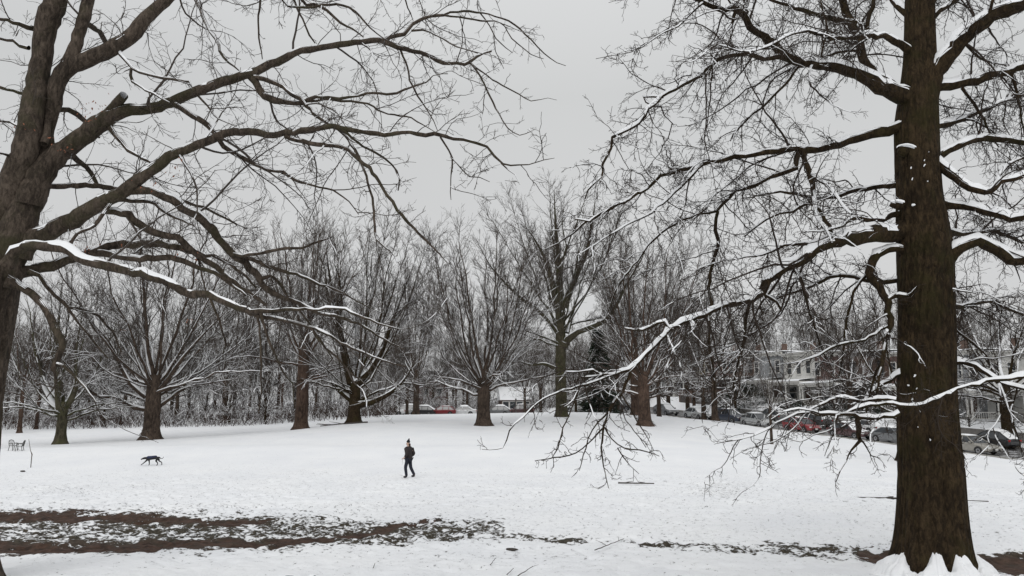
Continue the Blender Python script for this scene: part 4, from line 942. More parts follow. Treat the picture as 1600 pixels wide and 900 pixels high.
for i in range(72):
    px = 585 + (i % 18) * 29 + rgw.uniform(-14, 14); Y = (140, 150, 164, 180)[i // 18] + rgw.uniform(-7, 9)
    put(int(rgw.choice([0, 1, 2, 2, 3])), px, Y, rgw.uniform(.62, .92), ML, MG)
for px, Y, sc in [(935, 112, .85), (965, 108, .95), (1045, 112, 1.0), (1085, 118, 1.0), (820, 120, .7), (900, 100, .8), (1030, 98, .9), (1075, 104, .95), (1100, 100, .9), (1150, 108, .95)]:
    put(int(rgw.integers(0, 4)), px, Y, sc, 'bare tree behind the near line of big trees, right of the field centre', 'trees in the gap right of the field centre')
HL, HG = 'bare tree rising behind the row houses on the right', 'trees behind the row houses'
for i in range(44):
    s = -24 + (i % 22) * 5.6 + rgw.uniform(-2, 2); q = SA + SU * s + SN * (34 + rgw.uniform(0, 9) + 12 * (i > 21))
    o = copy_tree(kinds[int(rgw.integers(0, 4))]); sc = rgw.uniform(.8, 1.1)
    o.location = (q[0], q[1], h1(q[0], q[1])); o.rotation_euler.z = rgw.uniform(0, 6.28); o.scale = (sc, sc, sc); tag(o, HL, 'tree', HG)
YL, YG = 'small bare tree in the front yards between the parked cars and the row houses', 'small trees in the front yards'
for i, (s, off_, sc) in enumerate([(6, 12.5, .5), (20, 12.8, .55), (30, 12.2, .42), (38, 12.8, .5), (47, 12.3, .55), (55, 12.7, .5), (66, 12.5, .55), (-6, 12.5, .6)]):
    q = SA + SU * s + SN * off_; o = copy_tree(kinds[2]); o.location = (q[0], q[1], h1(q[0], q[1])); o.rotation_euler.z = i * 1.7; o.scale = (sc, sc, sc); tag(o, YL, 'tree', YG)
# undergrowth: nobody could count it
M['brush'] = simple('brush', (.066, .047, .039), .9, scale=.3, spec=.1, var=.45)
def thicket(name, regions, seed, hmax=3.2, per=1.0):
    rg = np.random.default_rng(seed); Ps = []
    for (px0, px1, Y0, Y1, nn) in regions:
        px = rg.uniform(px0, px1, nn); Y = rg.uniform(Y0, Y1, nn)
        x = (px - 800) / F * Y; Ps.append(np.column_stack([x, Y, H(x, Y) - .05]))
    p = np.concatenate(Ps); d = rg.normal(size=p.shape) * .38; d[:, 2] = 1
    L = rg.uniform(.25, 1, len(p)) ** 1.3 * hmax * (.35 + 1.6 * np.clip(fbm(p[:, 0] * .16, p[:, 1] * .2, 3) - .2, 0, 1)) * np.where(rg.random(len(p)) < .1, 1.8, 1)
    A, a = grow(p, d, L, np.full(len(p), .022), np.full(len(p), .009), 7, .14, -.05, 0, rg)
    B, b = spawn(A, a, 2.2, .5, (.3, 1.2), .6, .010, .006, (25, 70), 5, .15, -.02, rg=rg, rmax=.014)
    T = Tubes(); T.add(A, a, 3); T.add(B, b, 3)
    o = T.mesh(name, M['brush'], None); o['kind'] = 'stuff'; tag(o, 'tangle of bare snow-dusted brush along the edge of the wood', 'brush')
    S = Snow(); S.add(A, a, .035, 1, 4, 1.5, .45, 1); S.add(B, b, .03, 1, 4, 1.5, .45, 1, mask=rg.random(len(B)) < .6)
    s = S.mesh('snow', M['snow'], o)
    return o
o = thicket('brush', [(-200, 600, 79, 84, 1100), (-200, 620, 84, 116, 5200)], 41, 3.4)
o = thicket('brush', [(560, 1060, 138, 175, 5200)], 42, 4.6); o['label'] = 'low brush beyond the far parked cars at the field centre'
# ================================================================ CARS
def paint(name, c, rough=.35, metal=.2):
    m, nt, b = mat(name); tc = N(nt, 'ShaderNodeTexCoord')
    f = noise(nt, 2.2, 5, .65, tc.outputs['Object'])
    nt.links.new(ramp(nt, f, [(.35, tuple(x * .8 for x in c)), (.68, tuple(min(1, x * 1.1 + .015) for x in c))]), b.inputs['Base Color'])
    b.inputs['Roughness'].default_value = rough; b.inputs['Metallic'].default_value = metal; b.inputs['Coat Weight'].default_value = .4; return m
PA = dict(silver=paint('silver_paint', (.42, .43, .43)), red=paint('red_paint', (.22, .013, .018), metal=0), maroon=paint('maroon_paint', (.06, .018, .02), metal=0), grey=paint('grey_paint', (.16, .165, .17)),
          gold=paint('gold_grey_paint', (.28, .265, .235)), navy=paint('navy_paint', (.02, .028, .05)), black=paint('black_paint', (.02, .02, .022)), white=paint('white_paint', (.75, .76, .77), metal=0), darkgrey=paint('dark_grey_paint', (.06, .062, .065)))
M['glass'] = simple('dark_glass', (.03, .035, .04), .12, scale=1, spec=.8)
M['tyre'] = simple('tyre', (.02, .02, .02), .85)
M['rim'] = simple('rim', (.35, .35, .36), .4, metal=.7)
M['lamp_glass'] = simple('lamp_glass', (.55, .56, .55), .2, spec=.8)
M['tail_glass'] = simple('tail_glass', (.30, .01, .01), .2, spec=.8)
M['black_trim'] = simple('black_trim', (.025, .025, .026), .6)
M['plate'] = simple('plate', (.7, .7, .68), .5)
def rsec(w, z0, z1, n=5, r=.14):
    """rounded cross-section (y,z) ring, closed"""
    r = min(r, w * .45, (z1 - z0) * .45); out = []
    for cx, cz, a0 in ((w - r, z1 - r, 0), (-w + r, z1 - r, 90), (-w + r * .6, z0 + r * .6, 180), (w - r * .6, z0 + r * .6, 270)):
        rr = r if a0 < 180 else r * .6
        for k in range(n): a = R(a0 + 90 * k / (n - 1)); out.append((cx + rr * math.cos(a), cz + rr * math.sin(a)))
    return out
def loft(name, st, m, parent, r=.14):
    """st: list of (x, halfwidth, z0, z1)"""
    V, Q = [], []; secs = [[(x, y, z) for y, z in rsec(w, a, b_, r=r)] for x, w, a, b_ in st]; k = len(secs[0])
    for s in secs: V += s
    for i in range(len(secs) - 1):
        for j in range(k): Q.append((i * k + j, i * k + (j + 1) % k, (i + 1) * k + (j + 1) % k, (i + 1) * k + j))
    mb = MB(); mb.add(V, Q); mb.add(secs[0], [tuple(reversed(range(k)))]); mb.add(secs[-1], [tuple(range(k))])
    return mb.build(name, m, parent, True)
def make_car(kind, pm, snow=1.0):
    """nose towards +x, wheels at z 0"""
    root = empty('parked_car', (0, 0, 0))
    Lh = {'sedan': 2.35, 'hatch': 2.2, 'suv': 2.3}[kind]; W = {'sedan': .89, 'hatch': .87, 'suv': .93}[kind]
    bz = {'sedan': .26, 'hatch': .26, 'suv': .34}[kind]; belt = {'sedan': .92, 'hatch': .95, 'suv': 1.06}[kind]; top = {'sedan': 1.43, 'hatch': 1.50, 'suv': 1.68}[kind]
    hood = {'sedan': .84, 'hatch': .86, 'suv': 1.02}[kind]; deck = {'sedan': .93, 'hatch': .95, 'suv': 1.06}[kind]
    loft('body', [(-Lh, W * .72, bz + .18, deck - .25), (-Lh + .08, W * .88, bz + .08, deck - .06), (-Lh + .35, W * .97, bz, deck), (-Lh * .45, W, bz - .02, belt), (.0, W, bz - .02, belt), (Lh * .36, W, bz - .02, belt - .02), (Lh * .52, W * .99, bz, hood + .03), (Lh * .8, W * .96, bz, hood - .05), (Lh - .1, W * .86, bz + .04, hood - .16), (Lh, W * .68, bz + .12, hood - .30)], pm, root)
    # cabin glass
    if kind == 'sedan': xs_ = (-Lh + .55, -Lh * .42, Lh * .10, Lh * .43)
    elif kind == 'hatch': xs_ = (-Lh + .12, -Lh * .52, Lh * .12, Lh * .50)
    else: xs_ = (-Lh + .12, -Lh + .38, Lh * .12, Lh * .40)
    wr = W * .68; wb = W * .93
    mb = MB()
    def ring(z, x0, x1, w): return [(x0, -w, z), (x1, -w, z), (x1, w, z), (x0, w, z)]
    mb.add(ring(belt - .04, xs_[0], xs_[3], wb) + ring(top - .05, xs_[1], xs_[2], wr), [(0, 1, 5, 4), (1, 2, 6, 5), (2, 3, 7, 6), (3, 0, 4, 7), (4, 5, 6, 7)])
    mb.build('window', M['glass'], root, bevel=.03)
    loft('roof', [(xs_[1] - .06, wr * .86, top - .07, top - .03), (xs_[1] + .15, wr * 1.03, top - .08, top), (0, wr * 1.05, top - .08, top + .03), (xs_[2] - .15, wr * 1.03, top - .08, top), (xs_[2] + .06, wr * .86, top - .07, top - .03)], pm, root, r=.03)
    mb = MB()
    for s in (-1, 1):
        for xb, xt in ((xs_[0] + .02, xs_[1]), (xs_[3] - .02, xs_[2]), (-.15, -.12)) + (((-Lh * .5, -Lh * .48),) if kind != 'sedan' else ()):
            mb.tube([(xb, s * (wb + .005), belt - .05), (xt, s * (wr + .012), top - .04)], [.045, .038], 6)
    mb.build('pillars', pm, root, True)
    for s in (-1, 1):
        for x in (-Lh * .60, Lh * .60):
            wh = MB(); r_ = .32 if kind != 'suv' else .36
            n = 20
            prof = [(.0, r_ * .70), (.02, r_ * .92), (.06, r_), (.17, r_), (.21, r_ * .92), (.22, r_ * .6)]
            V = []; Q = []
            for yy, rr in prof:
                for k in range(n): a = 2 * math.pi * k / n; V.append((x + rr * math.cos(a), s * (W - .20 + yy), r_ + rr * math.sin(a)))
            for i in range(len(prof) - 1):
                for k in range(n): Q.append((i * n + k, i * n + (k + 1) % n, (i + 1) * n + (k + 1) % n, (i + 1) * n + k))
            wh.add(V, Q); w_o = wh.build('wheel', M['tyre'], root, True)
            rm = MB(); V = [(x, s * (W + .0), r_)]
            for k in range(n): a = 2 * math.pi * k / n; q = r_ * .66 * (1 if k % 4 < 2 else .86); V.append((x + q * math.cos(a), s * (W + .012), r_ + q * math.sin(a)))
            rm.add(V, [(0, 1 + k, 1 + (k + 1) % n) for k in range(n)]); rm.build('rim', M['rim'], w_o)
        ar = MB()
        for x in (-Lh * .60, Lh * .60):
            r_ = .42 if kind == 'suv' else .38
            V = [(x + r_ * math.cos(a), s * (W - .03 + .037 * q), .31 + r_ * math.sin(a)) for q in (0, 1) for a in np.linspace(0, math.pi, 13)]
            V += [(x, s * (W + .007), .31)]
            ar.add(V, [(i, i + 1, 14 + i, 13 + i) for i in range(12)] + [(26, 13 + i, 14 + i) for i in range(12)])
        ar.build('wheel_arch', M['black_trim'], root)
        hl = MB(); hl.box((Lh - .14, s * W * .66, hood - .22), (.22, .34, .13), rz=-s * .35); hl.build('headlight', M['lamp_glass'], root, bevel=.03)
        tl = MB(); tl.box((-Lh + .10, s * W * .72, deck - .2), (.16, .28, .18), rz=s * .3); tl.build('tail_light', M['tail_glass'], root, bevel=.03)
        mr = MB(); mr.box((xs_[3] - .25, s * (W + .09), belt + .04), (.12, .2, .13)); mr.build('mirror', pm, root, bevel=.03)
        dh = MB(); dh.box((.05, s * (W + .008), belt - .13), (.18, .03, .03)); dh.box((-Lh * .40, s * (W + .008), belt - .13), (.18, .03, .03)); dh.build('door_handle', M['black_trim'], root)
    gr = MB(); gr.box((Lh - .01, 0, hood - .36), (.05, W * .85, .10)); gr.box((Lh - .02, 0, bz + .12), (.06, W * 1.1, .12)); gr.build('grille', M['black_trim'], root, bevel=.01)
    pl = MB(); pl.box((Lh + .02, 0, bz + .20), (.02, .3, .15)); pl.build('number_plate', M['plate'], root)
    # snow lying on roof, hood and rear
    def slab(x0, x1, w0, w1, zf, th, sd):
        nx, ny = 16, 11; V = []; Q = []
        for i in range(nx):
            for j in range(ny):
                u = i / (nx - 1); v = j / (ny - 1) * 2 - 1
                e = (1 - (2 * u - 1) ** 6) * (1 - abs(v) ** 5)
                x = x0 + (x1 - x0) * u + .06 * (vnoise(v * 2 + sd, sd) - .5); w = w0 + (w1 - w0) * u
                z = zf(x) - .03 + (th * (.6 + .8 * vnoise(u * 4 + sd, v * 2 + sd))) * max(e, 0) ** .5
                V.append((x, w * v * (1 + .07 * (vnoise(u * 5, sd + 3.) - .5)), float(z)))
        for i in range(nx - 1):
            for j in range(ny - 1): q = i * ny + j; Q.append((q, q + ny, q + ny + 1, q + 1))
        return V, Q
    sn = MB()
    if snow > 0:
        V, Q = slab(xs_[1] - .05, xs_[2] + .05, wr * .98, wr * .98, lambda x: top + .03 - .02 * x * x, .10 * snow + .04, 1.3); sn.add(V, Q)
        V, Q = slab(xs_[3] + .1, Lh - .25, W * .85, W * .72, lambda x: hood + .02 - .075 * max(0, x - Lh * .5), .06 * snow, 4.1)
        if snow > .5: sn.add(V, Q)
        if snow > .9:
            k = (top - belt) / (xs_[2] - xs_[3]); V, Q = slab(xs_[2], xs_[3] + .1, wr * .95, W * .8, lambda x: belt - .02 + k * (x - xs_[3]), .05 * snow, 7.7); sn.add(V, Q)
            k2 = (top - belt) / (xs_[1] - xs_[0]); V, Q = slab(xs_[0], xs_[1], W * .8, wr * .95, lambda x: belt - .02 + k2 * (x - xs_[0]), .05 * snow, 2.7); sn.add(V, Q)
        if kind == 'sedan':
            V, Q = slab(-Lh + .15, xs_[0] + .1, W * .7, W * .82, lambda x: deck + .0, .06 * snow + .02, 6.3); sn.add(V, Q)
        sn.build('snow', M['snow'], root, True)
    return root
def set_car(o, s, off, flip, label, group='cars parked along the street'):
    q = SA + SU * s + SN * off; ang = math.atan2(SU[1], SU[0]) + (math.pi if flip else 0)
    z = float(street_z(s)) + .03
    o.location = (q[0], q[1], z); pit = math.atan(.06) * (-1 if flip else 1)
    o.rotation_euler = (0, pit, ang)
    tag(o, label, 'car', group)
def s_for_px(px, off):
    lo, hi = -40, 90
    for _ in range(50):
        m_ = (lo + hi) / 2; q = SA + SU * m_ + SN * off; x, _y = proj(np.array([q[0], q[1], street_z(m_) + .7]))
        if x < px: lo = m_
        else: hi = m_
    return lo
for px, kind, c, sn, lab in [(1040, 'hatch', 'grey', 1.4, 'car buried in snow, farthest up the hill along the street on the right'),
                             (1090, 'sedan', 'silver', 1.4, 'snow-covered silver sedan just left of the kerb tree trunk'),
                             (1142, 'suv', 'navy', .3, 'dark navy car between the kerb tree and the silver car'),
                             (1183, 'hatch', 'silver', .5, 'silver hatchback with cleared doors, between the navy car and the red car'),
                             (1252, 'hatch', 'red', .3, 'bright red hatchback parked on the street on the right'),
                             (1328, 'sedan', 'maroon', 1.1, 'dark maroon sedan with a snowy windscreen, next down the hill from the red hatchback'),
                             (1398, 'sedan', 'grey', .8, 'grey sedan partly hidden behind the massive oak trunk'),
                             (1515, 'sedan', 'gold', .15, 'gold-grey sedan with a clean hood, just right of the massive oak trunk')]:
    set_car(make_car(kind, PA[c], sn), s_for_px(px, 1.2), 1.2, False, lab)
c0 = make_car('hatch', PA['black'], 1.2); set_car(c0, s_for_px(1455 + 95, 7.9), 7.9, True, 'black snow-capped car on the far side of the street, behind the gold-grey sedan')
set_car(make_car('suv', PA['darkgrey'], 1.4), s_for_px(1270, 7.9), 7.9, True, 'snow-laden dark car across the street from the red hatchback')
set_car(make_car('sedan', PA['white'], 1.4), s_for_px(1350, 7.9), 7.9, True, 'snow-laden pale sedan across the street, behind the dark maroon sedan')
set_car(make_car('suv', PA['grey'], 1.4), s_for_px(1205, 7.9), 7.9, True, 'snow-laden grey car across the street, behind the silver hatchback')
# the far road behind the crest
far = [(580, 'suv', 'darkgrey', 1.2, 'dark snow-topped car, leftmost in the distant row behind the field'), (612, 'sedan', 'white', 1.3, 'white car near the left end of the distant row'), (634, 'suv', 'silver', 1.0, 'grey-green car in the distant row, left of the tiny red one'),
       (660, 'hatch', 'black', 1.2, 'dark car directly left of the tiny red car in the distant row'), (692, 'hatch', 'red', .2, 'tiny bright red car in the distant row left of the field-centre tree'), (722, 'sedan', 'white', 1.4, 'white car between the tiny red car and the fan-shaped tree'),
       (778, 'hatch', 'grey', 1.3, 'snow-covered car just right of the fan-shaped tree trunk'), (812, 'suv', 'maroon', .9, 'distant dark red car right of the fan-shaped tree'), (905, 'sedan', 'silver', 1.5, 'snow-buried car just right of the tallest tree trunk'), (965, 'hatch', 'grey', 1.5, 'snow-buried car between the conifer and the ragged reddish trunk')]
lib = {}
for i, (px, kind, c, sn, lab) in enumerate(far):
    Y = 124 - (0 if px < 850 else 10); p = on_ground(px, Y)
    o = make_car(kind, PA[c], sn); o.location = (p.x, p.y, p.z + (.25 if px > 850 else .12)); o.rotation_euler = (0, 0, math.pi * .93 + (i % 3) * .07)
    tag(o, lab, 'car', 'cars in the distant row behind the crest of the field')
V = []; Q = []
xx = np.linspace(-45, 17, 63)
for x in xx:
    for y in (119.5, 122, 124, 126, 129, 132): V.append((x, y, h1(x, y) + .04))
for i in range(62):
    for j in range(5): q = i * 6 + j; Q.append((q, q + 6, q + 7, q + 1))
o = mesh_np('road', V, Q, M['asphalt']); o['kind'] = 'structure'

# ================================================================ HOUSES
def brick(name, c1, c2, mortar):
    m, nt, b = mat(name); tc = N(nt, 'ShaderNodeTexCoord')
    sp = N(nt, 'ShaderNodeSeparateXYZ'); nt.links.new(tc.outputs['Object'], sp.inputs[0])
    cb = N(nt, 'ShaderNodeCombineXYZ'); nt.links.new(math_n(nt, 'ADD', sp.outputs[0], sp.outputs[1]), cb.inputs[0]); nt.links.new(sp.outputs[2], cb.inputs[1])
    br = N(nt, 'ShaderNodeTexBrick'); br.inputs['Scale'].default_value = 1; br.inputs['Brick Width'].default_value = .22; br.inputs['Row Height'].default_value = .075; br.inputs['Mortar Size'].default_value = .008
    br.inputs['Color1'].default_value = (*c1, 1); br.inputs['Color2'].default_value = (*c2, 1); br.inputs['Mortar'].default_value = (*mortar, 1)
    nt.links.new(cb.outputs[0], br.inputs[0])
    mx = N(nt, 'ShaderNodeMix', data_type='RGBA', blend_type='MULTIPLY'); mx.inputs[0].default_value = 1
    nt.links.new(br.outputs[0], mx.inputs[6]); nt.links.new(ramp(nt, noise(nt, .8, 5, .6, tc.outputs['Object']), [(.3, (.7, .7, .7)), (.7, (1.1, 1.08, 1.05))]), mx.inputs[7])
    nt.links.new(mx.outputs[2], b.inputs['Base Color']); b.inputs['Roughness'].default_value = .85; return m
HM = dict(red=brick('red_brick', (.135, .060, .050), (.105, .048, .042), (.2, .18, .17)), brown=brick('brown_brick', (.13, .07, .05), (.095, .05, .038), (.17, .15, .13)),
          white=brick('white_brick', (.76, .76, .74), (.70, .70, .68), (.5, .5, .48)), tan=brick('tan_brick', (.45, .37, .22), (.38, .31, .19), (.3, .27, .22)), grey=simple('grey_siding', (.26, .27, .28), .8, scale=2))
M['trim'] = simple('trim', (.62, .61, .58), .6, var=.12); M['dark_trim'] = simple('dark_trim', (.07, .06, .055), .6); M['door'] = simple('door', (.09, .05, .035), .5)
M['porch'] = simple('porch_floor', (.22, .21, .2), .8); M['tar'] = simple('roof_tar', (.05, .05, .052), .9); M['stone'] = simple('stone', (.16, .15, .14), .9, scale=5, bump=.5)
def house(s, wd, hgt, wm, trim, label, porch=True, bay=False, depth=11, setback=18.5, seed=0, name='row_house', nwin=3):
    rg = np.random.default_rng(seed)
    q = SA + SU * s + SN * setback; z = float(street_z(s)) + 1.9
    root = empty(name, (q[0], q[1], z), math.atan2(SU[1], SU[0])); tag(root, label, 'house', 'row houses along the street')
    # local: x along the street, +y away from it, facade at y=0
    b = MB(); b.box((0, depth / 2, hgt / 2 - 1), (wd, depth, hgt + 2)); b.build('wall', wm, root)
    if bay:
        b = MB(); x = -wd * .22; w = wd * .24
        b.add([(x - w, 0, 3.2), (x - w * .6, -.7, 3.2), (x + w * .6, -.7, 3.2), (x + w, 0, 3.2), (x - w, 0, hgt - .3), (x - w * .6, -.7, hgt - .3), (x + w * .6, -.7, hgt - .3), (x + w, 0, hgt - .3)], [(0, 4, 5, 1), (1, 5, 6, 2), (2, 6, 7, 3), (4, 7, 6, 5), (0, 1, 2, 3)])
        b.build('bay', wm, root)
    b = MB(); b.box((0, depth / 2, hgt + .12), (wd + .02, depth + .3, .24)); ro = b.build('roof', M['tar'], root)
    b = MB(); b.box((0, depth / 2 + .1, hgt + .30), (wd - .1, depth - .1, .14), top=.98); b.build('snow', M['snow'], ro)
    b = MB(); b.box((0, -.18, hgt - .12), (wd - .02, .36, .32)); b.box((0, -.26, hgt + .08), (wd - .02, .56, .12)); 
    for k in range(7): b.box((-wd / 2 + wd * (k + .5) / 7, -.24, hgt - .34), (.1, .3, .18))
    b.build('cornice', trim, root)
    b = MB(); b.box((wd * .3, depth * .6, hgt + .9), (.6, .6, 1.5)); b.build('chimney', HM['brown'], ro)
    def win(x, zc, w, h, y=0):
        f = MB()
        f.box((x - w / 2 - .05, y - .03, zc), (.1, .12, h + .2)); f.box((x + w / 2 + .05, y - .03, zc), (.1, .12, h + .2))
        f.box((x, y - .03, zc + h / 2 + .06), (w - .003, .14, .14)); f.box((x, y - .05, zc), (w - .003, .07, .06)); f.box((x, y - .07, zc - h / 2 - .06), (w - .003, .2, .12))
        fo = f.build('window', trim, root)
        p = MB(); p.box((x, y - .012, zc), (w, .02, h)); p.build('pane', M['glass'], fo)
    xs_ = [-wd * .30, 0, wd * .30] if nwin == 3 else [-wd * .24, wd * .24]
    for x in xs_: win(x, hgt - 1.9, .85, 1.7, -.72 if (bay and x < -.1) else 0)
    if porch:
        win(-wd * .22, 1.6, 1.5, 1.6)
        d = MB(); d.box((wd * .25, -.03, 1.1), (.95, .06, 2.15)); do = d.build('door', M['door'], root)
        d = MB(); d.box((wd * .25 + .35, -.09, 1.05), (.06, .06, .06)); d.build('handle', M['rim'], do)
        d = MB()
        for sx in (-1, 1): d.box((wd * .25 + sx * .56, -.06, 1.1), (.14, .12, 2.3))
        d.box((wd * .25, -.06, 2.3), (.97, .13, .16)); d.build('door_frame', trim, root)
        p = MB(); p.box((0, -1.3, -.4), (wd - .05, 2.6, .8)); po = p.build('porch', M['stone'], root)
        p = MB(); p.box((0, -1.35, 2.95), (wd - .01, 2.9, .2)); p.box((0, -2.62, 2.72), (wd - .01, .14, .26)); pr = p.build('porch_roof', trim, root)
        # gentle slope of snow on the porch roof
        n_ = 14; V = []; Q = []
        for i in range(n_ + 1):
            for j, (y, zz) in enumerate(((-2.84, 3.06), (-2.8, 3.16), (-2.3, 3.24), (-1.2, 3.36), (-.02, 3.45))):
                x = -wd / 2 + wd * i / n_; V.append((x, y, zz + .05 * float(vnoise(x * 1.7 + seed, y * 1.3)) * (j > 0)))
        for i in range(n_):
            for j in range(4): k = i * 5 + j; Q.append((k, k + 5, k + 6, k + 1))
        b = MB(); b.add(V, Q); b.build('snow', M['snow'], pr, True)
        for x in (-wd / 2 + .25, wd * .02, wd / 2 - .25):
            c = MB(); c.box((x, -2.55, .12), (.34, .34, .24)); c.tube([(x, -2.55, .24), (x, -2.55, 2.4)], [.13, .10], 10); c.box((x, -2.55, 2.48), (.3, .3, .2)); c.build('column', trim, root)
        r = MB(); r.box((-wd * .24, -2.55, .85), (wd * .48 - .3, .07, .06)); r.box((-wd * .24, -2.55, .2), (wd * .48 - .3, .06, .05))
        for k in range(12): r.box((-wd * .46 + wd * .44 * k / 11, -2.55, .52), (.04, .04, .6))
        ra = r.build('railing', trim, root)
        st = MB()
        for k in range(6): st.box((wd * .25, -2.75 - .3 * k, -.12 - .17 * k - .25), (1.3, .3, .5))
        so = st.build('steps', M['stone'], root)
        sn = MB()
        for k in range(6): sn.box((wd * .25, -2.75 - .3 * k, .03 - .17 * k), (1.2, .26, .06))
        sn.build('snow', M['snow'], so, bevel=.02)
    else:
        for x in xs_: win(x, 1.5, .9, 1.5)
    return root
specs = [(-14, 'brown', 'dark', 'brown brick house farthest up the street, half hidden by tree crowns', 0), (-7.6, 'tan', 'trim', 'yellowish house with tall narrow windows behind the low brown garage', 0), (-1.4, 'red', 'trim', 'red brick house immediately right of the yellowish house', 1),
         (4.8, 'brown', 'dark', 'dark brown brick row house left of the grey-sided one', 1), (11, 'grey', 'trim', 'grey-sided row house adjoining the left wall of the white house', 1),
         (17.2, 'white', 'trim', 'white-painted row house with tall dark windows and a white-columned porch', 0), (23.4, 'red', 'trim', 'red brick row house adjoining the right wall of the white house', 1), (29.6, 'brown', 'dark', 'brown brick row house two doors right of the white house', 1),
         (35.8, 'red', 'trim', 'red brick row house seen just left of the massive oak trunk', 1), (42, 'grey', 'trim', 'grey-sided row house hidden behind the massive oak trunk', 1), (48.2, 'white', 'trim', 'pale house with a porch just right of the massive oak trunk', 0), (54.4, 'red', 'trim', 'red brick house near the right edge of the picture', 1), (60.6, 'grey', 'dark', 'grey house at the right edge of the picture', 1), (66.8, 'brown', 'dark', 'brown brick house beyond the right edge', 1)]
def s_at_house_px(px, sb=18.5):
    lo, hi = -60, 95
    for _ in range(50):
        m_ = (lo + hi) / 2; q = SA + SU * m_ + SN * sb; x, _y = proj(np.array([q[0], q[1], 0.]))
        if x < px: lo = m_
        else: hi = m_
    return lo
shift = s_at_house_px(1252) - 17.2
for i, (s, wm, tr, lab, by) in enumerate(specs):
    if s + shift > 78: continue
    house(s + shift, 6.18, 6.9, HM[wm], M['trim'] if tr == 'trim' else M['dark_trim'], lab, True, bool(by), seed=i)
# low brown garage in front of the yellowish house
sg = s_at_house_px(1088, 13.5); q = SA + SU * sg + SN * 13.5
g_ = empty('garage', (q[0], q[1], float(street_z(sg)) + .5), math.atan2(SU[1], SU[0])); tag(g_, 'low brown flat-roofed garage with snow on top, behind the snow-covered silver sedan', 'garage')
b = MB(); b.box((0, 2, 1.2), (9.5, 4, 3.0)); b.build('wall', HM['brown'], g_)
b = MB(); b.box((0, 2, 2.78), (9.8, 4.3, .16)); r_ = b.build('roof', M['tar'], g_)
b = MB(); b.box((0, 2, 2.92), (9.6, 4.1, .14), top=.97); b.build('snow', M['snow'], r_)
for k in range(3):
    b = MB(); b.box((-3.1 + 3.1 * k, -.03, .85), (2.4, .06, 2.0)); b.build('door', M['dark_trim'], g_)
# retaining wall at the far right and hedge / bushes
def wall_seg(name, s0, s1, off, h, m, label, cat):
    mb = MB(); sn = MB(); c = SA + SU * (s0 + s1) / 2 + SN * off; zc = float(street_z((s0 + s1) / 2))
    r = empty(name, (c[0], c[1], zc + .1), math.atan2(SU[1], SU[0])); r.rotation_euler.y = math.atan(.06)
    mb.box((0, 0, h / 2 - .3), (s1 - s0, .3, h + .6)); mb.build('wall', m, r)
    sn.box((0, 0, h + .05), (s1 - s0 + .04, .36, .1), top=.96); sn.build('snow', M['snow'], r, bevel=.03); tag(r, label, cat); return r
se = s_at_house_px(1540, 11.8)
wall_seg('retaining_wall', se - 9, se + 7, 11.8, 1.15, M['stone'], 'dark snow-capped retaining wall below the pale house right of the massive oak', 'wall')
wall_seg('retaining_wall', -4, 24, 12.4, .9, M['stone'], 'long low snow-capped retaining wall below the row houses left of the oak', 'wall')
M['needle'] = simple('needle', (.018, .028, .016), .9, scale=6, var=.5)
def bush(name, loc, rx, ry, h, seed, label, cone=False, snow_amt=.5, cat='bush', nleaf=5200):
    rg = np.random.default_rng(seed); root = empty(name, loc); tag(root, label, cat)
    n = nleaf; z = rg.random(n) ** (1.15 if cone else .8)
    prof = (1 - z) ** .8 * (.78 + .22 * np.sin(z * 60)) if cone else np.sqrt(np.clip(1 - (z * 1.0) ** 2.4, 0, 1))
    a = rg.uniform(0, 6.283, n); k = .45 + .6 * rg.random(n) ** .5
    lob = 1 + .25 * (vnoise(a * 2 + seed, z * 5) - .5) * 2
    P = np.column_stack([np.cos(a) * rx * prof * k * lob, np.sin(a) * ry * prof * k * lob, z * h])
    out = np.column_stack([np.cos(a), np.sin(a), -.25 + 0 * a]); d = unit(out + rg.normal(size=P.shape) * .4)
    s = (.16 if not cone else .26) * rg.uniform(.6, 1.3, n)[:, None] * (h / 5 if cone else 1) ** .3
    w = unit(np.cross(d, rg.normal(size=P.shape)))
    V = np.stack([P, P + d * s + w * s * .35, P + d * s * 2, P + d * s - w * s * .35], 1).reshape(-1, 3)
    Q = np.arange(n * 4).reshape(-1, 4); mesh_np('foliage', V, Q, M['needle'], root, smooth=False)
    m_ = rg.random(n) < snow_amt * .3; V2 = (V.reshape(-1, 4, 3)[m_] + np.array([0, 0, .05])); V2[..., 2] = V2[:, :1, 2] + (V2[..., 2] - V2[:, :1, 2]) * .2
    mesh_np('snow', V2.reshape(-1, 3), np.arange(len(V2) * 4).reshape(-1, 4), M['snow'], root, smooth=False)
    mb = MB(); mb.tube([(0, 0, -.2), (0, 0, h * (.93 if cone else .5))], [h * .018 + .05, .03], 8); mb.build('trunk' if cone else 'stem', M['bark_mid'], root, True)
    return root
p = on_ground(936, 106); bush('conifer', p, 2.5, 2.5, 11.0, 3, 'dark pointed conifer behind the field, between the tallest tree and the ragged reddish trunk', True, .7, 'tree', 16000)
q = SA + SU * s_at_house_px(1163, 13.2) + SN * 13.2; bush('evergreen_bush', (q[0], q[1], h1(q[0], q[1]) - .6), 3.4, 2.0, 4.2, 4, 'large dark evergreen bush behind the navy car', False, .25)
for px, lab in ((1235, 'snow-covered bush below the porch of the white house'), (1305, 'snow-covered bush uphill across from the maroon sedan'), (1355, 'snow-covered bush nearest the left side of the oak trunk')):
    q = SA + SU * s_at_house_px(px, 14) + SN * 14.0; bush('bush', (q[0], q[1], h1(q[0], q[1]) - .3), 1.9, 1.1, 1.5, px, lab, False, 1.9, 'bush', 2600)
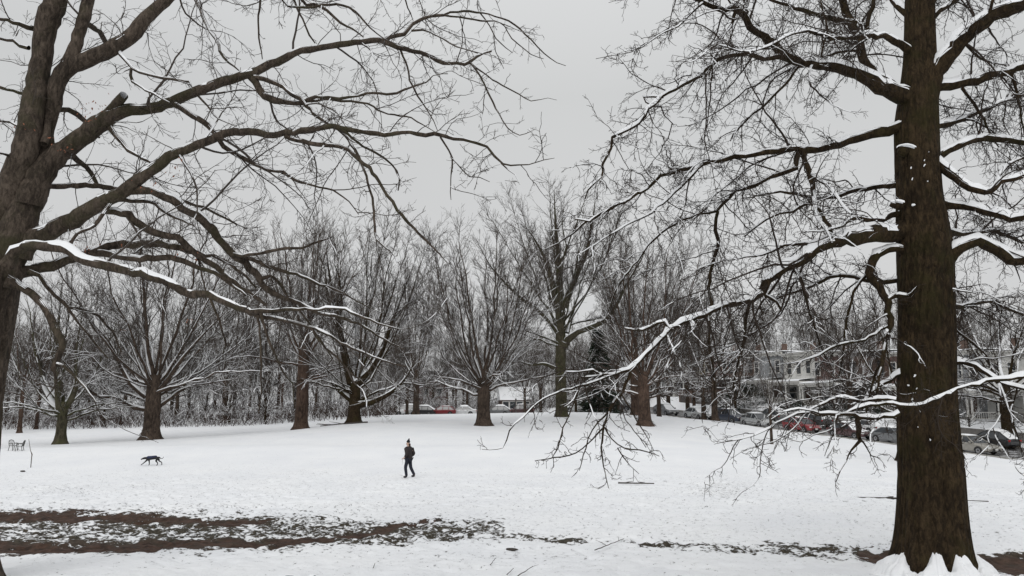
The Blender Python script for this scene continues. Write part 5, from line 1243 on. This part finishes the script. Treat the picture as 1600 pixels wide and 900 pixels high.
# distant houses behind the central trees
for px, Y, wm, lab, w_, h_ in [(655, 172, 'red', 'distant brick house behind the trees, above the tiny red car', 12, 6), (806, 139, 'brown', 'distant small brown building right of the fan-shaped tree', 5, 2.6), (930, 160, 'red', 'distant brick house low behind the conifer', 11, 5)]:
    p = on_ground(px, Y); r = empty('house', p, .1); tag(r, lab, 'house')
    b = MB(); b.box((0, 3, h_ / 2 - .5), (w_, 7, h_ + 1)); b.build('wall', HM[wm], r)
    b = MB(); b.add([(-w_ / 2 - .3, -.9, h_), (w_ / 2 + .3, -.9, h_), (w_ / 2 + .3, 6.9, h_), (-w_ / 2 - .3, 6.9, h_), (-w_ / 2 - .3, 3, h_ + 2.4), (w_ / 2 + .3, 3, h_ + 2.4)], [(0, 1, 5, 4), (2, 3, 4, 5), (0, 4, 3), (1, 2, 5), (0, 3, 2, 1)]); b.build('roof', M['snow'] if h_ < 4 else M['tar'], r)
    for k in range(4):
        x = -w_ * .36 + w_ * .24 * k; f = MB(); f.box((x, -.53, h_ * .62), (1.2, .1, 1.6)); fo = f.build('window', M['trim'], r)
        f = MB(); f.box((x, -.59, h_ * .62), (.95, .06, 1.35)); f.build('pane', M['glass'], fo)

# ================================================================ PERSON, DOG
def skin(name, pts, edges, m, parent=None, sub=2, rot=0):
    """pts: list of (x,y,z,rx,ry)"""
    me = bpy.data.meshes.new(name); bm = bmesh.new(); lay = bm.verts.layers.skin.verify(); vs = []
    for i, p_ in enumerate(pts):
        v = bm.verts.new(p_[:3]); v[lay].radius = (p_[3], p_[4] if len(p_) > 4 else p_[3]); v[lay].use_root = (i == 0); vs.append(v)
    for a, b_ in edges: bm.edges.new((vs[a], vs[b_]))
    bm.to_mesh(me); bm.free()
    o = bpy.data.objects.new(name, me); col.objects.link(o)
    sk = o.modifiers.new('s', 'SKIN'); sk.use_smooth_shade = True
    sb = o.modifiers.new('u', 'SUBSURF'); sb.levels = sub; sb.render_levels = sub
    bpy.context.view_layer.update()
    dg = bpy.context.evaluated_depsgraph_get(); nm = bpy.data.meshes.new_from_object(o.evaluated_get(dg)); nm.name = name
    o.modifiers.clear(); o.data = nm; nm.materials.clear(); nm.materials.append(m)
    nm.polygons.foreach_set('use_smooth', [True] * len(nm.polygons))
    if parent: o.parent = parent
    return o
def chain(k0, k1): return [(i, i + 1) for i in range(k0, k1)]
M['skin'] = simple('skin', (.52, .34, .26), .6, scale=8, var=.08)
M['coat'] = simple('coat', (.028, .022, .022), .85, scale=12, bump=.4); M['trousers'] = simple('trousers', (.012, .014, .024), .85, scale=14, bump=.3)
M['boot'] = simple('boot', (.012, .011, .011), .6); M['knit'] = simple('knit', (.010, .010, .011), .95, scale=40, bump=.5); M['hair'] = simple('hair', (.035, .018, .010), .7)
M['mask'] = simple('mask', (.45, .44, .43), .8)
pp = on_ground(638, 35.6)
# walking toward the left (-x), body turned a little away from us; local +x = walking direction rotated later
# body: pelvis 0, spine, neck, head, arms, legs   (forward = +x)
body = [(0, 0, .95, .13, .15), (.01, 0, 1.10, .12, .14), (.03, 0, 1.28, .13, .16), (.02, 0, 1.42, .10, .14), (.025, 0, 1.50, .052, .052), (.04, 0, 1.56, .06, .06), (.055, 0, 1.64, .092, .078), (.05, 0, 1.72, .075, .068),
        (.0, .09, .90, .09, .09), (.12, .09, .50, .062, .062), (.04, .09, .10, .042, .045), (.16, .09, .04, .035, .04),
        (.0, -.09, .90, .09, .09), (-.06, -.09, .49, .062, .062), (-.30, -.09, .14, .042, .045), (-.20, -.09, .05, .035, .04),
        (.02, .16, 1.40, .06, .06), (-.10, .27, 1.14, .036, .036), (.07, .24, .97, .028, .03),
        (.02, -.16, 1.40, .06, .06), (-.12, -.27, 1.14, .036, .036), (.07, -.24, .98, .028, .03)]
ed = [(0, 1), (1, 2), (2, 3), (3, 4), (4, 5), (5, 6), (6, 7), (0, 8), (8, 9), (9, 10), (10, 11), (0, 12), (12, 13), (13, 14), (14, 15), (3, 16), (16, 17), (17, 18), (3, 19), (19, 20), (20, 21)]
# hands: palm and five bent fingers each, continuing the wrists
for wi, sgn in ((18, 1), (21, -1)):
    x, y, z = body[wi][:3]; pb = len(body); body.append((x + .07, y, z - .03, .030, .018)); ed.append((wi, pb))
    for k, ln in enumerate((.075, .085, .08, .065)):
        fy = -.030 + .020 * k
        b0 = len(body); body.append((x + .105, y + fy, z - .045, .010)); body.append((x + .105 + ln * .5, y + fy, z - .062, .0085)); body.append((x + .105 + ln * .75, y + fy, z - .062 - ln * .4, .007))
        ed += [(pb, b0), (b0, b0 + 1), (b0 + 1, b0 + 2)]
    b0 = len(body); body.append((x + .07, y - sgn * .035, z - .045, .011)); body.append((x + .105, y - sgn * .05, z - .075, .009)); ed += [(pb, b0), (b0, b0 + 1)]
person = skin('person', body, ed, M['skin'])
tag(person, 'person in black knitted hat, dark jacket and dark trousers walking left across the snow', 'person')
coat = skin('jacket', [(0, 0, .86, .185, .195), (.0, 0, 1.0, .18, .19), (.01, 0, 1.12, .175, .19), (.03, 0, 1.28, .185, .205), (.02, 0, 1.42, .135, .17), (.022, 0, 1.50, .075, .08), (.02, .17, 1.405, .105, .10), (-.10, .275, 1.14, .088, .088), (.05, .245, .985, .052, .052), (.02, -.17, 1.405, .105, .10), (-.12, -.275, 1.14, .088, .088), (.05, -.245, .99, .052, .052)],
            [(0, 1), (1, 2), (2, 3), (3, 4), (4, 5), (4, 6), (6, 7), (7, 8), (4, 9), (9, 10), (10, 11)], M['coat'], person)
skin('trousers', [(0, 0, .93, .14, .16), (.0, .09, .86, .108, .105), (.12, .09, .50, .085, .082), (.05, .09, .14, .070, .070), (.04, .09, .08, .068, .068), (.0, -.09, .86, .108, .105), (-.06, -.09, .49, .085, .082), (-.27, -.09, .18, .070, .070), (-.30, -.09, .13, .068, .068)], [(0, 1), (1, 2), (2, 3), (3, 4), (0, 5), (5, 6), (6, 7), (7, 8)], M['trousers'], person)
for x0, y0, z0 in ((.04, .09, .09), (-.30, -.09, .13)):
    skin('boot', [(x0, y0, z0 + .02, .062, .06), (x0 + .02, y0, z0 - .035, .058, .058), (x0 + .11, y0, z0 - .045, .050, .052), (x0 + .19, y0, z0 - .05, .038, .045)], chain(0, 3), M['boot'], person)
skin('knitted_hat', [(.045, 0, 1.665, .105, .092), (.04, 0, 1.72, .104, .092), (.03, 0, 1.78, .075, .07), (.01, 0, 1.82, .03, .03), (.0, 0, 1.85, .036, .036), (-.005, 0, 1.875, .028, .028)], chain(0, 5), M['knit'], person)
skin('face_mask', [(.105, 0, 1.60, .035, .050), (.125, 0, 1.57, .030, .048), (.10, 0, 1.545, .03, .045)], chain(0, 2), M['mask'], person)
skin('hair', [(-.02, 0, 1.64, .055, .07), (-.045, 0, 1.57, .05, .06), (-.055, 0, 1.48, .035, .045), (-.05, 0, 1.42, .02, .025)], chain(0, 3), M['hair'], person)
fm = MB()
for s in (-1, 1): fm.box((.136, s * .03, 1.635), (.012, .022, .010))
fm.build('eyes', M['boot'], person)
fm = MB()
fm.tube([(.14, 0, 1.63), (.162, 0, 1.60), (.14, 0, 1.59)], [.010, .016, .012], 8); fm.build('nose', M['skin'], person, True)
ls = MB(); ls.tube([(.16, .22, .93), (.20, .23, .80), (.19, .24, .70), (.205, .24, .62)], [.007, .007, .006, .006], 5); lo_ = ls.build('leash', M['mask'], None, True)
for o in (person, lo_):
    o.scale = (.91,) * 3; o.location = pp + Vector((0, 0, -.005)); o.rotation_euler.z = math.pi - .55
tag(lo_, 'short pale leash dangling from the walking person\'s hand', 'leash')
M['dogfur'] = simple('dog_fur', (.012, .011, .012), .7, scale=30); M['dogcoat'] = simple('dog_coat', (.014, .019, .055), .75, scale=14, var=.3)
dp = min((on_ground(237, y) for y in np.arange(36, 46, .2)), key=lambda p: abs(proj(np.array(p))[1] - 727))
# dog facing +x (rotated to face left), mid-stride, head low
dg_p = [(-.30, 0, .50, .085, .075), (-.12, 0, .47, .095, .085), (.08, 0, .44, .105, .09), (.25, 0, .45, .11, .085), (.38, 0, .46, .065, .06), (.47, 0, .45, .062, .058), (.57, 0, .405, .038, .036), (.64, 0, .37, .024, .026),
        (-.33, .06, .42, .075, .05), (-.24, .07, .27, .045, .035), (-.36, .07, .16, .022, .022), (-.33, .07, .03, .020, .020), (-.28, .07, .02, .020, .024),
        (-.35, -.06, .42, .075, .05), (-.38, -.07, .27, .045, .035), (-.53, -.07, .19, .022, .022), (-.56, -.07, .05, .020, .020), (-.52, -.07, .02, .018, .022),
        (.24, .07, .36, .06, .042), (.36, .07, .24, .032, .028), (.52, .07, .09, .021, .020), (.60, .07, .035, .022, .022),
        (.20, -.07, .36, .06, .042), (.17, -.07, .20, .032, .028), (.16, -.07, .06, .021, .020), (.20, -.07, .02, .021, .024),
        (-.40, 0, .50, .03, .03), (-.48, 0, .43, .019, .019), (-.58, 0, .42, .015, .015), (-.64, 0, .48, .012, .012), (-.63, 0, .54, .008, .008),
        (.45, .05, .50, .018, .012), (.47, .075, .45, .014, .008), (.45, -.05, .50, .018, .012), (.47, -.075, .45, .014, .008)]
dg_e = [(0, 1), (1, 2), (2, 3), (3, 4), (4, 5), (5, 6), (6, 7), (0, 8), (8, 9), (9, 10), (10, 11), (11, 12), (0, 13), (13, 14), (14, 15), (15, 16), (16, 17), (3, 18), (18, 19), (19, 20), (20, 21), (3, 22), (22, 23), (23, 24), (24, 25), (0, 26), (26, 27), (27, 28), (28, 29), (29, 30), (5, 31), (31, 32), (5, 33), (33, 34)]
dog = skin('dog', [(q[0], q[1], q[2], q[3] * 1.22, q[4] * 1.2) for q in dg_p], dg_e, M['dogfur']); dog.location = dp; dog.scale = (.84, .84, .80); dog.rotation_euler.z = math.pi + .12
tag(dog, 'black dog in a navy coat trotting left, head low and tail curled', 'dog')
skin('dog_coat', [(-.30, 0, .53, .105, .105), (-.12, 0, .495, .120, .118), (.08, 0, .465, .132, .124), (.24, 0, .475, .136, .12), (.30, 0, .48, .112, .102)], chain(0, 4), M['dogcoat'], dog)

# ================================================================ SMALL THINGS ON THE SNOW
M['grey_plastic'] = simple('grey_plastic', (.085, .085, .08), .6)
def lawn_chair(loc, rz, label, sc=1.0):
    r = empty('lawn_chair', loc, rz); r.scale = (sc,) * 3; tag(r, label, 'chair', 'lawn chairs at the left edge of the field')
    for x in (-.24, .24):
        for y, ty in ((-.24, -.20), (.25, .2)):
            b = MB(); b.tube([(x * 1.15, y * 1.15, -.02), (x, ty, .66 if y < 0 else .44)], .028, 8); b.build('leg', M['grey_plastic'], r, True)
        b = MB(); b.tube([(x * 1.1, -.26, .64), (x * 1.15, 0, .66), (x * 1.02, .26, .62)], [.03, .035, .03], 8); b.build('armrest', M['grey_plastic'], r, True)
    b = MB(); b.box((0, 0, .42), (.5, .48, .04)); s_ = b.build('seat', M['grey_plastic'], r, bevel=.015)
    b = MB(); b.box((0, 0, .46), (.44, .42, .04)); b.build('snow', M['snow'], s_, bevel=.02)
    b = MB()
    arc = [(-.25, .24, .42), (-.27, .30, .70), (-.2, .36, .90), (0, .38, .96), (.2, .36, .90), (.27, .30, .70), (.25, .24, .42)]
    b.tube(arc, .028, 8)
    for x in (-.15, -.05, .05, .15): b.tube([(x, .25, .43), (x, .37, .92)], .016, 6)
    b.build('backrest', M['grey_plastic'], r, True)
p = on_ground(20.5, 46.5); lawn_chair(p, 1.2, 'left of the two grey lawn chairs, at the left edge of the field', .62)
p = on_ground(30.5, 46.2); lawn_chair(p, -1.3, 'right of the two grey lawn chairs, turned to face the other one', .62)
p = on_ground(48, 39.5); b = MB(); top_ = at(45, 686, 39.5)
b.tube([tuple(p + Vector((0, 0, -.1))), tuple(p + Vector((0.0, 0, .5))), tuple(p + Vector((.01, 0, .62))), (top_[0] * .4 + p.x * .6, 39.5, top_[2] * .6 + p.z * .4), tuple(top_)], [.018, .02, .026, .012, .010], 7)
tag(b.build('stake', M['bark_mid'], None, True), 'thin leaning stake stuck in the snow in front of the lawn chairs', 'stake')
M['log'] = simple('log_bark', (.05, .042, .036), .9, scale=8, bump=.6)
def stick(px0, Y0_, px1, Y1_, r0, r1, label, wig=.06, branches=0, seed=0, name='fallen_branch', cat='branch', snow_on=False, lift=.02):
    a, b_ = on_ground(px0, Y0_), on_ground(px1, Y1_); rg = np.random.default_rng(seed); L = (b_ - a).length; n = 12; pts = []
    for i in range(n):
        t = i / (n - 1); p_ = a.lerp(b_, t) + Vector((rg.normal() * wig * L * .1, rg.normal() * wig * L * .1, 0)); p_.z = h1(p_.x, p_.y) + r0 * .5 + lift + .03; pts.append(p_)
    mb = MB(); mb.tube(pts, [r0 + (r1 - r0) * i / (n - 1) for i in range(n)], 8)
    for k in range(branches):
        i = 2 + int(rg.integers(0, n - 4)); d = (b_ - a).normalized(); ang = rg.choice([-1, 1]) * rg.uniform(.4, .9)
        d2 = Vector((d.x * math.cos(ang) - d.y * math.sin(ang), d.x * math.sin(ang) + d.y * math.cos(ang), rg.uniform(0, .25))); l = L * rg.uniform(.15, .35)
        mb.tube([pts[i], pts[i] + d2 * l * .5 + Vector((0, 0, .01)), pts[i] + d2 * l], [r1 * .9, r1 * .7, r1 * .4], 5)
    o = mb.build(name, M['log'], None, True); tag(o, label, cat); return o
stick(1338, 26.6, 1412, 26.0, .010, .045, 'long thin log lying in the snow just left of the oak trunk', seed=1, wig=.012, branches=2, lift=-.03)
stick(1500, 25.0, 1545, 24.6, .008, .016, 'slender stick lying in the snow just right of the oak trunk', seed=2)
stick(965, 32.2, 1022, 31.8, .030, .02, 'fallen branch under the drooping twigs at the field centre', branches=3, seed=3)
stick(575, 66 * .99, 500, 64.5, .06, .03, 'small heap-like fallen branch between the reddish tree and the V-forked tree', branches=5, seed=4)
stick(930, 15.9, 975, 17.3, .010, .006, 'thin forked twig lying in the near snow right of the middle', branches=2, seed=5, name='fallen_twig', cat='twig')
stick(766, 14.3, 774, 15.0, .006, .004, 'short straight twig lying near the bottom centre', seed=6, name='fallen_twig', cat='twig')
stick(792, 13.4, 803, 14.0, .007, .004, 'short twig at the bottom, left one of the two close together', seed=7, name='fallen_twig', cat='twig')
stick(810, 13.3, 833, 14.2, .008, .004, 'slanting forked twig at the bottom, right one of the two close together', branches=1, seed=8, name='fallen_twig', cat='twig')
stick(583, 13.9, 586, 14.4, .006, .004, 'tiny upright-looking twig in the near snow below the end of the muddy track', seed=9, name='fallen_twig', cat='twig')
def rock(px, Y, sx, sy, sz, label, seed, name='rock', m_='log', cat='rock', snowcap=True):
    p_ = on_ground(px, Y); bm = bmesh.new(); bmesh.ops.create_icosphere(bm, subdivisions=3, radius=1); rg = np.random.default_rng(seed)
    for v in bm.verts:
        k = 1 + .28 * (float(fbm(v.co.x * 1.5 + 9 + seed, v.co.y * 1.5 + v.co.z + 5, 3)) - .5) * 2; v.co = Vector((v.co.x * sx * k, v.co.y * sy * k, v.co.z * sz * k))
    me = bpy.data.meshes.new(name); bm.to_mesh(me); bm.free(); me.materials.append(M[m_]); me.polygons.foreach_set('use_smooth', [True] * len(me.polygons))
    o = bpy.data.objects.new(name, me); col.objects.link(o); o.location = p_ + Vector((0, 0, sz * .5)); tag(o, label, cat)
    if snowcap:
        bm = bmesh.new(); bmesh.ops.create_icosphere(bm, subdivisions=3, radius=1)
        for v in bm.verts: k = 1 + .2 * (float(fbm(v.co.x * 2 + 19, v.co.y * 2 + v.co.z, 3)) - .5) * 2; v.co = Vector((v.co.x * sx * .8 * k - sx * .15, v.co.y * sy * .9 * k, v.co.z * sz * .55 * k + sz * .75))
        me = bpy.data.meshes.new('snow'); bm.to_mesh(me); bm.free(); me.materials.append(M['snow']); me.polygons.foreach_set('use_smooth', [True] * len(me.polygons))
        s_ = bpy.data.objects.new('snow', me); col.objects.link(s_); s_.parent = o
rock(488, 13.1, .065, .05, .04, 'dark clod capped with snow at the bottom edge of the picture', 1)
rock(452, 13.2, .08, .035, .02, 'flat dark clod at the bottom, left of the snow-capped one', 2, snowcap=False)
rock(35.5, 38.0, .12, .05, .04, 'small dark block lying in the snow beside the leaning stake', 3, snowcap=False)
rock(686, 20.3, .08, .06, .05, 'dark clod at the right end of the muddy track', 4, snowcap=False)
rock(800, 16.2, .12, .06, .03, 'flattened clod in the near snow right of the muddy track', 5, snowcap=False)
# slim posts in front of the distant row of cars
for i, px in enumerate((604, 609, 624, 806)):
    p = on_ground(px, 104 - (i == 3) * 8); b = MB(); b.tube([(0, 0, -.2), (0, 0, 1.6 if i != 2 else 1.9)], .06, 8); b.tube([(0, 0, 1.55), (0, 0, 1.68)], [.10, .09], 8)
    o = b.build('post', M['dark_trim'], None, True); o.location = p
    tag(o, ['slim dark post left of the distant white car, leftmost of the posts', 'slim dark post second from the left before the distant cars', 'taller slim dark post third from the left before the distant cars', 'lone slim dark post right of the fan-shaped tree'][i], 'post', 'slim posts before the distant cars')

# ================================================================ LIGHT
w = bpy.data.worlds.new('World'); scene.world = w; w.use_nodes = True; nt = w.node_tree
bg = nt.nodes['Background']; bg.inputs[1].default_value = .1
sky = N(nt, 'ShaderNodeTexSky', sky_type='NISHITA'); sky.sun_disc = False; sky.sun_elevation = R(38); sky.sun_rotation = R(200); sky.dust_density = 4; sky.air_density = 1.5
hs = N(nt, 'ShaderNodeHueSaturation'); hs.inputs['Saturation'].default_value = .06; nt.links.new(sky.outputs[0], hs.inputs['Color'])
tc = N(nt, 'ShaderNodeTexCoord'); sp = N(nt, 'ShaderNodeSeparateXYZ'); nt.links.new(tc.outputs['Generated'], sp.inputs[0])
cloud = ramp(nt, sp.outputs[2], [(0, (6.3, 6.38, 6.4)), (.15, (6.65, 6.7, 6.75)), (.38, (6.2, 6.3, 6.35)), (.6, (7.9, 8.0, 8.1)), (1.0, (11.6, 11.7, 11.8))])
cn = ramp(nt, noise(nt, 1.6, 4, .5, tc.outputs['Generated']), [(.3, (.95, .95, .955)), (.7, (1.05, 1.05, 1.045))])
mx = N(nt, 'ShaderNodeMix', data_type='RGBA', blend_type='MULTIPLY'); mx.inputs[0].default_value = 1; nt.links.new(cloud, mx.inputs[6]); nt.links.new(cn, mx.inputs[7])
mx2 = N(nt, 'ShaderNodeMix', data_type='RGBA'); mx2.inputs[0].default_value = .88; nt.links.new(hs.outputs[0], mx2.inputs[6]); nt.links.new(mx.outputs[2], mx2.inputs[7])
nt.links.new(mx2.outputs[2], bg.inputs[0])
sl = bpy.data.lights.new('sun', 'SUN'); sl.energy = .75; sl.angle = R(30); sl.color = (1, .985, .96)
so = bpy.data.objects.new('sun', sl); so.rotation_euler = (R(52), 0, R(-20)); col.objects.link(so)
scene.view_settings.view_transform = 'Standard'; scene.view_settings.look = 'None'; scene.view_settings.exposure = 0; scene.view_settings.gamma = 1
scene.cycles.max_bounces = 4; scene.cycles.diffuse_bounces = 3
